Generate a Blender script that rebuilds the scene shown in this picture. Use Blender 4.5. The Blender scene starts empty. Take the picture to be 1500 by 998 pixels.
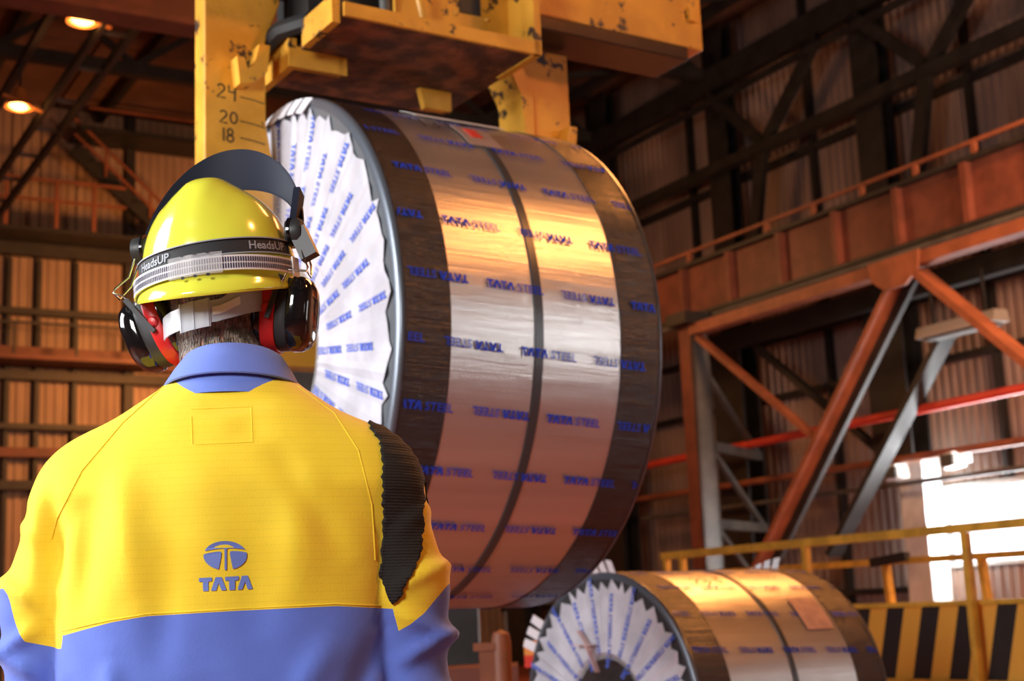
import bpy, bmesh, random
import numpy as np
from math import sin, cos, pi, radians, sqrt, atan2, exp
from mathutils import Vector, Matrix
from mathutils.bvhtree import BVHTree
from mathutils.geometry import tessellate_polygon

sc = bpy.context.scene
COL = sc.collection
random.seed(7)
RNG = np.random.default_rng(7)

# ------------------------------------------------------------------ camera
FPX, PITCH, ROLL, EYE = 2100.0, radians(10.8), radians(2.4), 1.17
cam_d = bpy.data.cameras.new('camera')
cam = bpy.data.objects.new('camera', cam_d)
COL.objects.link(cam)
cam_d.sensor_width = 36.0
cam_d.lens = 36.0 * FPX / 1500.0
_f = Vector((0, cos(PITCH), sin(PITCH))); _r = Vector((1, 0, 0)); _u = _r.cross(_f)
_r2 = cos(ROLL) * _r - sin(ROLL) * _u
_u2 = sin(ROLL) * _r + cos(ROLL) * _u
_m = Matrix((_r2, _u2, -_f)).transposed().to_4x4()
_m.translation = Vector((0, 0, EYE))
cam.matrix_world = _m
cam_d.clip_end = 200
cam_d.dof.use_dof = True
cam_d.dof.focus_distance = 2.02
cam_d.dof.aperture_fstop = 7.0
sc.camera = cam

# ------------------------------------------------------------------ view, world, lights
sc.view_settings.view_transform = 'Standard'
sc.view_settings.look = 'None'
sc.view_settings.exposure = 0.1
sc.view_settings.gamma = 1.0
sc.view_settings.use_curve_mapping = False

w = bpy.data.worlds.new('sky'); sc.world = w; w.use_nodes = True
bg = w.node_tree.nodes['Background']
bg.inputs[0].default_value = (0.93, 0.97, 1.0, 1); bg.inputs[1].default_value = 4.0

SODIUM = (1.0, 0.36, 0.09)
DAY = (0.97, 0.98, 1.0)

def bdir(n, u, z): # building frame (n to the right wall, u along it) to world
    return Vector((n * cos(radians(30)) - u * 0.5, n * 0.5 + u * cos(radians(30)), z))

def area(name, loc, target, size, power, colr, size_y=None):
    l = bpy.data.lights.new(name, 'AREA'); l.energy = power; l.color = colr
    l.shape = 'RECTANGLE'; l.size = size; l.size_y = size_y or size
    o = bpy.data.objects.new(name, l); COL.objects.link(o); o.location = loc
    d = Vector(target) - Vector(loc); o.rotation_euler = d.to_track_quat('-Z', 'Y').to_euler()
    return o

# daylight through the open bay door on the left, photographer's softbox behind the camera
area('bay_door_daylight', (-6.0, 2.3, 3.5), (-0.6, 3.2, 1.8), 3.0, 620, DAY, 3.0)
area('softbox', (-2.0, -1.4, 3.0), (-0.4, 2.0, 1.35), 1.2, 150, (1.0, 0.98, 0.96))
# sodium high-bay lamps
area('sodium_lamp', bdir(8.6, -1.5, 9.6), bdir(7.5, 2, 0), .8, 470, SODIUM)
area('sodium_lamp', bdir(10.8, 10.2, 10.5), bdir(7.0, 7.0, 0), 4.0, 1250, SODIUM)
area('sodium_lamp', bdir(13.0, 7.5, 5.5), bdir(18, 17.0, 2.5), 1.2, 680, (1.0, .54, .32))
area('sodium_lamp', bdir(10.5, 20.5, 7.2), bdir(17.5, 20.5, 1.8), 1.2, 150, (1.0, .44, .16))
area('sodium_lamp', bdir(9.5, 26.0, 7.0), bdir(7.5, 31.5, 5.2), 1.2, 520, SODIUM)
# daylight from the doors of the right wall, plus a narrow added coil light
area('right_door_daylight', bdir(17.6, -2.5, 3.0), bdir(0, 3.5, 2.0), 4.5, 120, DAY, 3.2)
area('coil_highlight_beam', bdir(15.4, -13.2, 3.4), (0.3, 5.0, 2.0), 3.6, 5.5, DAY, 3.6).data.spread = radians(14)  # unseen narrow beam, added to put a white highlight on the hanging coil
area('window_daylight', bdir(17.7, 15.2, 2.3), bdir(10, 15.2, 1.4), 3.6, 500, DAY, 1.2)

# ------------------------------------------------------------------ materials
MATS = {}
def mat(name, colr, rough=0.5, metal=0.0, var=0.0, vscale=6.0, dark=None, bump=0.0, bscale=40.0,
        coat=0.0, emit=None, estr=0.0, trans=0.0, alpha=1.0, stretch=(1, 1, 1), spec=0.5, thr=(0.42, 0.62)):
    if name in MATS: return MATS[name]
    m = bpy.data.materials.new(name); m.use_nodes = True
    nt = m.node_tree; b = nt.nodes['Principled BSDF']
    b.inputs['Base Color'].default_value = (*colr, 1)
    b.inputs['Roughness'].default_value = rough
    b.inputs['Metallic'].default_value = metal
    b.inputs['Coat Weight'].default_value = coat
    b.inputs['Coat Roughness'].default_value = 0.08
    b.inputs['Specular IOR Level'].default_value = spec
    b.inputs['Transmission Weight'].default_value = trans
    b.inputs['Alpha'].default_value = alpha
    if emit:
        b.inputs['Emission Color'].default_value = (*emit, 1); b.inputs['Emission Strength'].default_value = estr
    if var or dark or bump:
        tc = nt.nodes.new('ShaderNodeTexCoord'); mp = nt.nodes.new('ShaderNodeMapping')
        mp.inputs['Scale'].default_value = stretch
        nt.links.new(tc.outputs['Object'], mp.inputs[0])
        nz = nt.nodes.new('ShaderNodeTexNoise'); nz.inputs['Scale'].default_value = vscale
        nz.inputs['Detail'].default_value = 7; nt.links.new(mp.outputs[0], nz.inputs[0])
        if var or dark:
            cr = nt.nodes.new('ShaderNodeValToRGB')
            cr.color_ramp.elements[0].position, cr.color_ramp.elements[1].position = thr
            d = dark or tuple(c * (1 - var) for c in colr)
            cr.color_ramp.elements[0].color = (*d, 1); cr.color_ramp.elements[1].color = (*colr, 1)
            nt.links.new(nz.outputs[0], cr.inputs[0]); nt.links.new(cr.outputs[0], b.inputs['Base Color'])
        if bump:
            n2 = nt.nodes.new('ShaderNodeTexNoise'); n2.inputs['Scale'].default_value = bscale
            n2.inputs['Detail'].default_value = 4; nt.links.new(mp.outputs[0], n2.inputs[0])
            bp = nt.nodes.new('ShaderNodeBump'); bp.inputs['Strength'].default_value = bump
            bp.inputs['Distance'].default_value = 0.02
            nt.links.new(n2.outputs[0], bp.inputs['Height']); nt.links.new(bp.outputs[0], b.inputs['Normal'])
    MATS[name] = m
    return m

def math(nt, op, a, b=None, clamp=False):
    n = nt.nodes.new('ShaderNodeMath'); n.operation = op; n.use_clamp = clamp
    for i, v in enumerate((a, b)):
        if v is None: continue
        if hasattr(v, 'links'): nt.links.new(v, n.inputs[i])
        else: n.inputs[i].default_value = v
    return n.outputs[0]

# ------------------------------------------------------------------ mesh helpers
FB = (radians(30), (0.0, 0.0, 0.0))                 # building frame: (n, u, z)
FG = (radians(90 - 57.39), (-0.812, 4.957, 0.0))    # hanging coil frame: (along axis, across, z)
FW = (0.0, (0.0, 0.0, 0.0))
META = {}

def setp(o, label=None, cat=None, group=None, kind=None):
    if label: o['label'] = label
    if cat: o['category'] = cat
    if group: o['group'] = group
    if kind: o['kind'] = kind

def place(o, frame, loc):
    a, og = frame
    o.rotation_euler = (0, 0, a)
    o.location = (og[0] + loc[0] * cos(a) - loc[1] * sin(a), og[1] + loc[0] * sin(a) + loc[1] * cos(a), og[2] + loc[2])
    META[o.name] = (frame, tuple(loc))

def thing(name, label, cat, loc=(0, 0, 0), frame=FW, group=None, kind=None):
    o = bpy.data.objects.new(name, None); COL.objects.link(o)
    o.empty_display_size = 0.1
    place(o, frame, loc); setp(o, label, cat, group, kind)
    return o

class MB:
    def __init__(s): s.v = []; s.f = []
    def add(s, vs, fs):
        k = len(s.v); s.v += [tuple(map(float, p)) for p in vs]; s.f += [tuple(i + k for i in f) for f in fs]; return s
    def box(s, x0, x1, y0, y1, z0, z1):
        return s.add([(x0,y0,z0),(x1,y0,z0),(x1,y1,z0),(x0,y1,z0),(x0,y0,z1),(x1,y0,z1),(x1,y1,z1),(x0,y1,z1)],
                     [(3,2,1,0),(4,5,6,7),(0,1,5,4),(1,2,6,5),(2,3,7,6),(3,0,4,7)])
    def bar(s, p, q, w, h, up=(0, 0, 1)):
        p, q = Vector(p), Vector(q); d = (q - p).normalized(); up = Vector(up)
        if abs(d.dot(up)) > 0.98: up = Vector((1, 0, 0))
        x = d.cross(up).normalized(); y = x.cross(d).normalized()
        vs = [e + x * (sx * w / 2) + y * (sy * h / 2) for e in (p, q) for sx, sy in ((-1,-1),(1,-1),(1,1),(-1,1))]
        return s.add(vs, [(0,1,2,3),(7,6,5,4),(0,4,5,1),(1,5,6,2),(2,6,7,3),(3,7,4,0)])
    def tube(s, pts, r, seg=10, cap=True):
        pts = [Vector(p) for p in pts]; n = len(pts)
        rr = r if isinstance(r, (list, tuple)) else [r] * n
        prev = None; vs = []; fs = []
        for i, p in enumerate(pts):
            d = (pts[min(i+1, n-1)] - pts[max(i-1, 0)]).normalized()
            if prev is None:
                x = d.cross(Vector((0, 0, 1)) if abs(d.z) < 0.9 else Vector((1, 0, 0))).normalized()
            else: x = (prev - d * prev.dot(d)).normalized()
            prev = x; y = d.cross(x)
            vs += [p + (x * cos(2*pi*k/seg) + y * sin(2*pi*k/seg)) * rr[i] for k in range(seg)]
        for i in range(n - 1):
            for k in range(seg):
                k2 = (k + 1) % seg
                fs.append((i*seg+k, i*seg+k2, (i+1)*seg+k2, (i+1)*seg+k))
        if cap:
            fs.append(tuple(range(seg))[::-1]); fs.append(tuple((n-1)*seg + k for k in range(seg)))
        return s.add(vs, fs)
    def prism(s, poly, ax, c0, c1): # polygon in the two other axes, extruded along axis ax
        def P(a, b, c):
            return {0: (c, a, b), 1: (a, c, b), 2: (a, b, c)}[ax]
        n = len(poly)
        vs = [P(a, b, c0) for a, b in poly] + [P(a, b, c1) for a, b in poly]
        fs = [tuple(range(n))[::-1], tuple(range(n, 2*n))] + [(i, (i+1) % n, n + (i+1) % n, n + i) for i in range(n)]
        return s.add(vs, fs)
    def lathe(s, prof, seg=96, ax=0, c=(0, 0, 0), closed=False, a0=0.0, a1=2*pi): # profile (along, radius), about local x through c
        full = abs(a1 - a0 - 2*pi) < 1e-6
        m = seg if full else seg + 1
        vs = []
        for (t, r) in prof:
            for k in range(m):
                a = a0 + (a1 - a0) * k / seg
                vs.append((c[0] + t, c[1] + r * cos(a), c[2] + r * sin(a)) if ax == 0 else (c[0] + r * cos(a), c[1] + r * sin(a), c[2] + t))
        fs = []; n = len(prof)
        for i in range(n if closed else n - 1):
            j = (i + 1) % n
            for k in range(m if full else m - 1):
                k2 = (k + 1) % m
                fs.append((i*m+k, i*m+k2, j*m+k2, j*m+k))
        return s.add(vs, fs)

def link_mesh(name, V, Fc, material, smooth=None):
    me = bpy.data.meshes.new(name); me.from_pydata(V, [], Fc); me.update()
    bm = bmesh.new(); bm.from_mesh(me); bmesh.ops.recalc_face_normals(bm, faces=bm.faces); bm.to_mesh(me); bm.free()
    if material: me.materials.append(material)
    if smooth is not None:
        me.polygons.foreach_set('use_smooth', [True] * len(me.polygons))
        me.set_sharp_from_angle(angle=radians(smooth))
    o = bpy.data.objects.new(name, me); COL.objects.link(o)
    return o

def build(mb, name, material, parent=None, frame=FW, loc=None, label=None, cat=None, group=None, kind=None, smooth=None, bevel=0.0):
    if parent is not None: frame, loc = META[parent.name]
    elif loc is None:
        a = np.array(mb.v); loc = (*((a[:, :2].min(0) + a[:, :2].max(0)) / 2), a[:, 2].min())
    V = [(x - loc[0], y - loc[1], z - loc[2]) for x, y, z in mb.v]
    o = link_mesh(name, V, mb.f, material, smooth)
    if parent is not None:
        o.parent = parent; META[o.name] = (frame, loc)
    else: place(o, frame, loc)
    setp(o, label, cat, group, kind)
    if bevel:
        bv = o.modifiers.new('bevel', 'BEVEL'); bv.width = bevel; bv.segments = 2; bv.limit_method = 'ANGLE'
    return o

def at(x, y, Y): # the world point at depth Y seen at measured photo position (x, y)
    r = _f + _r2 * ((x - 750) / FPX) - _u2 * ((y - 499) / FPX)
    return Vector((0, 0, EYE)) + r * (Y / r.y)

# ------------------------------------------------------------------ lettering as flat shapes
def poly_T(x, wd, h=1.0, st=0.30, bar=0.26):
    c = x + wd / 2
    return [[(x, h), (x, h - bar), (x + wd, h - bar), (x + wd, h)], [(c - st/2, h - bar), (c - st/2, 0), (c + st/2, 0), (c + st/2, h - bar)]]
def poly_L(x, wd, h=1.0, st=0.34):  # the A without a bar
    c = x + wd / 2; t = 0.2
    return [[(x, 0), (c - t, h), (c, h), (c, h * 0.58), (x + st, 0)], [(x + wd - st, 0), (c, h * 0.58), (c, h), (c + t, h), (x + wd, 0)]]
_fonts = {}
def font2d(body, offset=0.0):
    key = (body, offset)
    if key in _fonts: return _fonts[key]
    cu = bpy.data.curves.new('tmp', 'FONT'); cu.body = body; cu.size = 1.0; cu.offset = offset; cu.resolution_u = 3
    o = bpy.data.objects.new('tmp', cu); COL.objects.link(o)
    dg = bpy.context.evaluated_depsgraph_get(); dg.update()
    me = o.evaluated_get(dg).to_mesh()
    V = np.array([v.co[:2] for v in me.vertices]); Fc = [tuple(p.vertices) for p in me.polygons]
    o.evaluated_get(dg).to_mesh_clear()
    bpy.data.objects.remove(o); bpy.data.curves.remove(cu)
    V = V - V.min(0); V = V / V[:, 1].max()
    _fonts[key] = (V, Fc); return V, Fc
def word2d(): # heavy TATA and light STEEL, cap height 1
    V, Fc = [], []
    x = 0
    for ps in (poly_T(0, .92), poly_L(.86, 1.05), poly_T(1.85, .92), poly_L(2.71, 1.05)):
        for p in ps:
            Fc.append(tuple(range(len(V), len(V) + len(p)))); V += p
    sv, sf = font2d('STEEL', 0.012)
    sv = sv * np.array([3.65 / sv[:, 0].max(), 0.97]) + np.array([4.1, 0])
    k = len(V); V += [tuple(p) for p in sv]; Fc += [tuple(i + k for i in f) for f in sf]
    V = np.array(V); V[:, 0] -= V[:, 0].max() / 2; V[:, 1] -= 0.5
    return V, Fc
def ribbon2d(strokes, wd): # handwriting: polylines to flat ribbons
    V, Fc = [], []
    for st in strokes:
        pts = [np.array(p, float) for p in st]; k = len(V)
        for i, p in enumerate(pts):
            d = pts[min(i+1, len(pts)-1)] - pts[max(i-1, 0)]; d = d / (np.linalg.norm(d) + 1e-9); n = np.array([-d[1], d[0]])
            V += [tuple(p + n * wd/2), tuple(p - n * wd/2)]
        Fc += [(k+2*i, k+2*i+1, k+2*i+3, k+2*i+2) for i in range(len(pts)-1)]
    return np.array(V), Fc
def arc(cx, cy, rx, ry, a0, a1, n=10):
    return [(cx + rx*cos(radians(a0 + (a1-a0)*i/n)), cy + ry*sin(radians(a0 + (a1-a0)*i/n))) for i in range(n+1)]
DIG = {
 '0': [arc(.3,.5,.28,.45,0,360,14)],
 '1': [[(.3,1),(.3,0)]],
 '2': [arc(.3,.72,.26,.26,160,-40,8) + [(.0,.02),(.62,.0)]],
 '3': [arc(.25,.75,.25,.24,150,-80,8) + arc(.25,.26,.28,.26,80,-150,8)],
 '4': [[(.02,1),(.05,.5),(.5,.5)],[(.52,.95),(.46,-.15)]],
 '5': [[(.5,1),(.1,1),(.06,.6)] + arc(.25,.3,.28,.3,110,-140,8)],
 '6': [[(.42,1),(.12,.5)] + arc(.28,.25,.24,.25,150,-200,12)],
 '8': [arc(.3,.74,.2,.24,-90,270,12), arc(.3,.24,.25,.25,90,450,12)],
 '9': [arc(.28,.7,.24,.26,0,360,12) + [(.46,.0)]],
 'T': [[(0,1),(.7,1)],[(.36,1),(.32,0)]],
 ',': [[(.1,.1),(.02,-.12)]], ' ': [],
}
def hand2d(s, wd=.11):
    st = []; x = 0
    for ch in s:
        st += [[(px + x, py) for px, py in l] for l in DIG[ch]]
        x += {'1': .5, ',': .3, ' ': .4}.get(ch, .85)
    return ribbon2d(st, wd)

# ------------------------------------------------------------------ paints
M_CLAD = mat('cladding_paint', (.36, .26, .215), .6, 0, .35, 1.2, stretch=(1, 1, .25))
M_CLADB = mat('end_cladding_paint', (.42, .30, .22), .6, 0, .3, .9, stretch=(1, 1, .3))
M_ROOF = mat('roof_sheet_paint', (.17, .09, .07), .7, 0, .3, 1.0)
M_DARK = mat('dark_steel_paint', (.022, .022, .021), .55, 0, .4, 3)
M_OXIDE = mat('red_oxide_paint', (.165, .05, .03), .55, 0, .3, 3)
M_ORX = mat('orange_brown_paint', (.28, .095, .045), .55, 0, .3, 3)
M_REDP = mat('red_pipe_paint', (.62, .06, .035), .4, 0, .2, 3)
M_GREYS = mat('grey_steel_paint', (.10, .10, .09), .5, 0, .3, 3)
M_PALE = mat('pale_frame_lit_post', (.62, .64, .62), .5, 0, .2, 3)  # window frame paint; on the column base it stands for window light
M_CONC = mat('concrete_floor', (.34, .075, .036), .45, 0, .45, 1.4, bump=.1, bscale=12)
M_YEL = mat('yellow_rail_paint', (.80, .46, .06), .45, 0, .3, 5)
M_WHITE = mat('white_enamel', (.8, .8, .78), .4)
M_CRANE = mat('chipped_crane_paint', (.85, .42, .04), .45, .0, 0, 5.0, dark=(.68, .32, .03), bump=.12, bscale=30)
def crane_mat():
    m = MATS['chipped_crane_paint']; nt = m.node_tree; b = nt.nodes['Principled BSDF']
    base = b.inputs['Base Color'].links[0].from_socket
    tc = nt.nodes.new('ShaderNodeTexCoord')
    nz = nt.nodes.new('ShaderNodeTexNoise'); nz.inputs['Scale'].default_value = 9; nz.inputs['Detail'].default_value = 10; nz.inputs['Roughness'].default_value = .65
    nt.links.new(tc.outputs['Object'], nz.inputs[0])
    k = math(nt, 'MULTIPLY', math(nt, 'SUBTRACT', nz.outputs[0], .585), 30, True)
    mx = nt.nodes.new('ShaderNodeMix'); mx.data_type = 'RGBA'
    nt.links.new(k, mx.inputs[0]); nt.links.new(base, mx.inputs[6]); mx.inputs[7].default_value = (.05, .03, .02, 1)
    nt.links.new(mx.outputs[2], b.inputs['Base Color'])
crane_mat()
M_RUST = mat('rusty_underside', (.30, .11, .05), .8, 0, 0, 9, dark=(.09, .04, .025), bump=.3, bscale=25)
M_BLACK = mat('black_rubber', (.012, .012, .012), .6)
M_INK = mat('marker_ink', (.02, .017, .015), .6)
M_BLUEINK = mat('blue_film_print', (.022, .065, .60), .75, spec=.15)
M_BLUEFACE = mat('pale_blue_print', (.09, .15, .60), .75, spec=.15)
M_LAMP = mat('sodium_lamp_glow', (1, .6, .2), .5, emit=(1, .50, .14), estr=9.0)
M_LAMPR = mat('lamp_reflector', (.75, .35, .12), .35, .4)

# ================================================================== structure
def corr_sheet(w_, h_, pitch=.19, dep=.035):
    n = max(2, round(w_ / pitch)); p = w_ / n; xs = []
    for i in range(n):
        xs += [(i*p, 0), (i*p + p*.42, 0), (i*p + p*.5, dep), (i*p + p*.92, dep)]
    xs.append((w_, 0))
    V = [(x, d, 0) for x, d in xs] + [(x, d, h_) for x, d in xs]; k = len(xs)
    return V, [(i, i+1, k+i+1, k+i) for i in range(k-1)]

NW, UE = 18.0, 32.0
WIN = (13.2, 17.36, 1.62, 2.95)
wr = MB()
wr.box(NW+.06, NW+.3, -14, WIN[0], 0, 13); wr.box(NW+.06, NW+.3, WIN[1], UE, 0, 13)
wr.box(NW+.06, NW+.3, WIN[0], WIN[1], 0, WIN[2]); wr.box(NW+.06, NW+.3, WIN[0], WIN[1], WIN[3], 13)
wall_right = build(wr, 'wall_right', M_CLAD, frame=FB, loc=(NW, 9, 0), kind='structure')
wall_back = build(MB().box(-16, NW+.06, UE+.06, UE+.3, 0, 13), 'wall_back', M_CLADB, frame=FB, loc=(1, UE, 0), kind='structure')
build(MB().box(-16.3, -16, -14, UE+.06, 0, 13), 'wall_left', M_CLAD, frame=FB, kind='structure')
build(MB().box(-16, NW+.06, -14.3, -14, 0, 13), 'wall_front', M_CLAD, frame=FB, kind='structure')
build(MB().box(-16, NW+.06, -14, UE+.06, -.3, 0), 'floor', M_CONC, frame=FB, loc=(0, 0, 0), kind='structure')
ceiling = build(MB().box(-16, NW+.06, -14, UE+.06, 13, 13.2), 'ceiling', M_ROOF, frame=FB, loc=(0, 0, 13), kind='structure')

def place_child(o, parent, V0, rot=0):
    o.parent = parent; fr, loc = META[parent.name]
    o.location = (V0[0]-loc[0], V0[1]-loc[1], V0[2]-loc[2]); o.rotation_euler = (0, 0, rot)
_sh = {}
def sheet(parent, V0, w_, h_, rot, m):
    key = (round(w_, 3), round(h_, 3), m.name)
    if key not in _sh:
        V, Fc = corr_sheet(w_, h_)
        _sh[key] = link_mesh('cladding_sheet', V, Fc, m); o = _sh[key]
    else:
        o = _sh[key].copy(); COL.objects.link(o)
    place_child(o, parent, V0, rot)
UB = [11.6, 13.7, 15.6, 17.45, 19.4, 21.3, 23.1, 25.0, 26.9, 28.8, 30.6, 31.98]
ZB = [0, 3.42, 6.1, 9.55, 12.95]
for i in range(len(UB)-1):
    for j in range(4):
        if j == 0 and UB[i+1] < WIN[1] + .2 and UB[i+1] > WIN[0]:
            sheet(wall_right, (NW, UB[i]+.01, 0), UB[i+1]-UB[i]-.02, WIN[2]-.02, pi/2, M_CLAD)
            sheet(wall_right, (NW, UB[i]+.01, WIN[3]+.02), UB[i+1]-UB[i]-.02, ZB[1]-WIN[3]-.04, pi/2, M_CLAD)
        else:
            sheet(wall_right, (NW, UB[i]+.01, ZB[j]+.01), UB[i+1]-UB[i]-.02, ZB[j+1]-ZB[j]-.02, pi/2, M_CLAD)
# thin posts and girts of the right wall
for u in (15.6, 19.4, 23.1, 26.9, 30.6):
    build(MB().box(NW-.2, NW-.06, u-.05, u+.05, 2.96 if u < 16 else 0, 12.9), 'sheeting_post', M_DARK, wall_right)
for z, h in ((5.0, .10), (6.1, .1), (7.9, .08), (9.5, .12), (1.3, .1)):
    build(MB().box(NW-.24, NW-.08, 11.6 if z > 2 else 17.4, 31.9, z-h/2, z+h/2), 'girt', M_DARK, wall_right)
# window in the right wall
win = build(MB().box(NW-.1, NW+.3, WIN[0], WIN[0]+.08, WIN[2], WIN[3]).box(NW-.1, NW+.3, WIN[1]-.08, WIN[1], WIN[2], WIN[3])
            .box(NW-.1, NW+.3, WIN[0]+.08, WIN[1]-.08, WIN[2], WIN[2]+.07).box(NW-.1, NW+.3, WIN[0]+.08, WIN[1]-.08, WIN[3]-.07, WIN[3]),
            'window_1', M_PALE, frame=FB, kind='structure')
M_GLASS = mat('window_glass', (1, 1, 1), .02, 0, trans=1.0)
build(MB().box(NW+.1, NW+.2, WIN[0]+.08, WIN[1]-.08, 2.2, 2.27), 'mullion', M_PALE, win)
for z0, z1 in ((WIN[2]+.07, 2.2), (2.27, WIN[3]-.07)):
    build(MB().box(NW+.14, NW+.15, WIN[0]+.08, WIN[1]-.08, z0, z1), 'pane', M_GLASS, win)

# end wall: cladding bays, beams, posts
NB = [1.0, 2.7, 4.4, 5.77, 6.4, 7.2, 8.3, 10.2, 12.1, 14.0, 15.9, 17.95]
ZE = [0, 5.0, 6.85, 8.1, 9.5, 12.95]
for i in range(len(NB)-1):
    for j in range(5):
        sheet(wall_back, (NB[i+1]-.01, UE, ZE[j]+.01), NB[i+1]-NB[i]-.02, ZE[j+1]-ZE[j]-.02, pi, M_CLADB)
for z0, z1, m in ((9.35, 9.62, M_DARK), (8.02, 8.16, M_DARK), (6.9, 7.3, M_OXIDE), (6.58, 6.78, M_DARK), (4.9, 5.1, M_OXIDE), (5.5, 5.62, M_DARK), (4.2, 4.4, M_DARK)):
    build(MB().box(1, 17.9, UE-.35, UE-.08, z0, z1), 'girt', m, wall_back)
for n in (2.7, 5.77, 6.4, 7.2, 8.45, 10.2, 14.0):
    build(MB().box(n-.05 if n < 8 else n-.16, n+.05, UE-.2, UE-.06, 0, 9.3 if n != 8.45 else 12.9), 'sheeting_post', M_DARK, wall_back)

# roof: sheets of the ceiling and purlins
for i in range(9):
    for j in range(7):
        build(MB().box(-15.9+i*3.77, -15.9+i*3.77+3.7, 4+j*4.0, 4+j*4.0+3.94, 12.93, 12.99), 'roof_sheet', M_ROOF, ceiling)
for i in range(12):
    build(MB().box(-14+i*2.7, -13.85+i*2.7, 4, 31.9, 12.68, 12.92), 'purlin', M_DARK, ceiling)

# ================================================================== wall steelwork
def ibeam_v(mb, n, u, wd, dp, z0, z1, t=.05): # vertical H section
    mb.box(n-dp/2, n-dp/2+t, u-wd/2, u+wd/2, z0, z1); mb.box(n+dp/2-t, n+dp/2, u-wd/2, u+wd/2, z0, z1)
    return mb
for k, u in enumerate((12.9, 17.15, 21.3, 25.5, 29.7)):
    lab = ['dark upright column of the right wall nearest the window, cut by the picture edge',
           'second dark column, rising between window and crane beam, its foot coloured pale for window light',
           'third dark column, standing just right of the hanging coil', 'fourth dark column, hidden behind the hanging coil',
           'dark column in the corner behind the hanging coil'][k]
    t = thing('steel_column', lab, 'column', (17.3, u, 0), FB, 'stepped columns along the right wall')
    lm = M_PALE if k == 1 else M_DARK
    if k == 1: build(MB().box(16.95, 17.35, u-.62, u-.1, 0, 3.35), 'window_lit_shaft', M_PALE, t)  # window light painted in: pale colour on the dark column's base
    build(ibeam_v(MB(), 17.1, u-.1, .85, .45, 3.35 if k == 1 else 0, 6.2), 'lower_shaft', M_DARK, t)
    build(MB().box(16.9, 17.3, u-.13, u-.08, 3.35 if k == 1 else 0, 6.2), 'lower_web', M_DARK, t)
    build(ibeam_v(MB(), 17.4, u+.15, .62, .3, 6.2, 12.6), 'upper_shaft', M_DARK, t)
    build(MB().box(17.28, 17.52, u+.13, u+.18, 6.2, 12.6), 'upper_web', M_DARK, t)
    build(MB().box(16.85, 17.6, u-.6, u+.5, 6.15, 6.25), 'cap_plate', M_DARK, t)

# lattice girder high on the right wall
t = thing('lattice_girder', 'dark lattice girder with zigzag braces high on the right wall', 'truss', (17.05, 19, 9.5), FB)
build(MB().bar((17.05, 12, 9.55), (17.05, 25.3, 9.55), .22, .2), 'lower_chord', M_DARK, t)
build(MB().bar((17.05, 12, 11.35), (17.05, 31.5, 11.35), .3, .42), 'upper_chord', M_DARK, t)
build(MB().bar((16.9, 12, 10.85), (16.9, 25.3, 10.85), .12, .1), 'middle_chord', M_DARK, t)
for k in range(3):
    u0 = 21.35 - 4.15*k
    build(MB().bar((17.05, u0, 11.1), (17.05, u0-1.55, 9.6), .13, .2), 'diagonal', M_DARK, t)
    build(MB().bar((17.05, u0-1.55, 9.6), (17.05, u0-3.2, 11.1), .13, .22), 'diagonal', M_DARK, t)
    if k < 2: build(MB().bar((17.05, u0-1.5, 9.6), (17.05, u0-.95, 7.35), .13, .26), 'knee_brace', M_DARK, t)

# roof truss spanning inwards at upper right
for k, (u, lab) in enumerate(((25.5, 'roof truss with crossed braces over the far bay, above the coil'), (21.4, 'roof truss with crossed braces nearest the camera, at the top edge'))):
    t = thing('roof_truss', lab, 'truss', (10, u, 11.6), FB, 'roof trusses')
    build(MB().bar((-15.9, u, 11.5), (17, u, 11.5), .22, .24, ), 'lower_chord', M_DARK, t)
    build(MB().bar((-15.9, u, 12.55), (17, u, 12.55), .2, .2), 'upper_chord', M_DARK, t)
    for i in range(13):
        n0 = 16.8 - i*2.5
        build(MB().bar((n0, u, 11.6), (n0-1.25, u, 12.5), .1, .12), 'diagonal', M_DARK, t)
        build(MB().bar((n0-1.25, u, 12.5), (n0-2.5, u, 11.6), .1, .12), 'diagonal', M_DARK, t)
t = thing('eaves_lattice', 'dark horizontal lattice beam under the roof sheets beside the right wall', 'truss', (15, 24, 11.8), FB)
for n in (14.6, 15.9): build(MB().bar((n, 15, 12.0), (n, 31.8, 12.0), .16, .18), 'chord', M_DARK, t)
for i in range(8):
    u0 = 16 + i*2
    build(MB().bar((14.6, u0, 12.0), (15.9, u0+1, 12.0), .09, .1), 'diagonal', M_DARK, t)
    build(MB().bar((15.9, u0+1, 12.0), (14.6, u0+2, 12.0), .09, .1), 'diagonal', M_DARK, t)

# crane runway girder
t = thing('crane_girder', 'red-brown plate girder of the crane runway with upright stiffeners, on the right', 'girder', (15, 18, 6.0), FB)
build(MB().box(15.0, 15.04, 8, 31.5, 6.14, 7.0), 'web', M_OXIDE, t)
build(MB().box(14.86, 15.24, 8, 31.5, 7.0, 7.06), 'top_flange', M_DARK, t)
build(MB().box(14.84, 15.24, 8, 31.5, 6.08, 6.14), 'bottom_flange', M_DARK, t)
for i in range(18):
    u0 = 9.35 + i*1.3
    build(MB().box(14.87, 15.0, u0-.05, u0+.05, 6.14, 7.0), 'stiffener', M_OXIDE, t)
build(MB().tube([(14.9, 8, 6.02), (14.9, 31.5, 6.02)], .06, 10), 'cable_pipe', M_GREYS, t, smooth=40)
t = thing('toe_rail', 'thin orange rail on short posts along the top of the crane girder', 'rail', (14.9, 18, 7.06), FB)
build(MB().bar((14.9, 8, 7.24), (14.9, 21.2, 7.24), .05, .05), 'top_bar', M_ORX, t)
for u0 in (9.7, 10.8, 11.9, 13.02, 14.11, 15.2, 16.28, 17.4, 19.49, 20.6):
    build(MB().box(14.87, 14.93, u0-.04, u0+.04, 7.06, 7.24), 'post', M_ORX, t)
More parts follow.
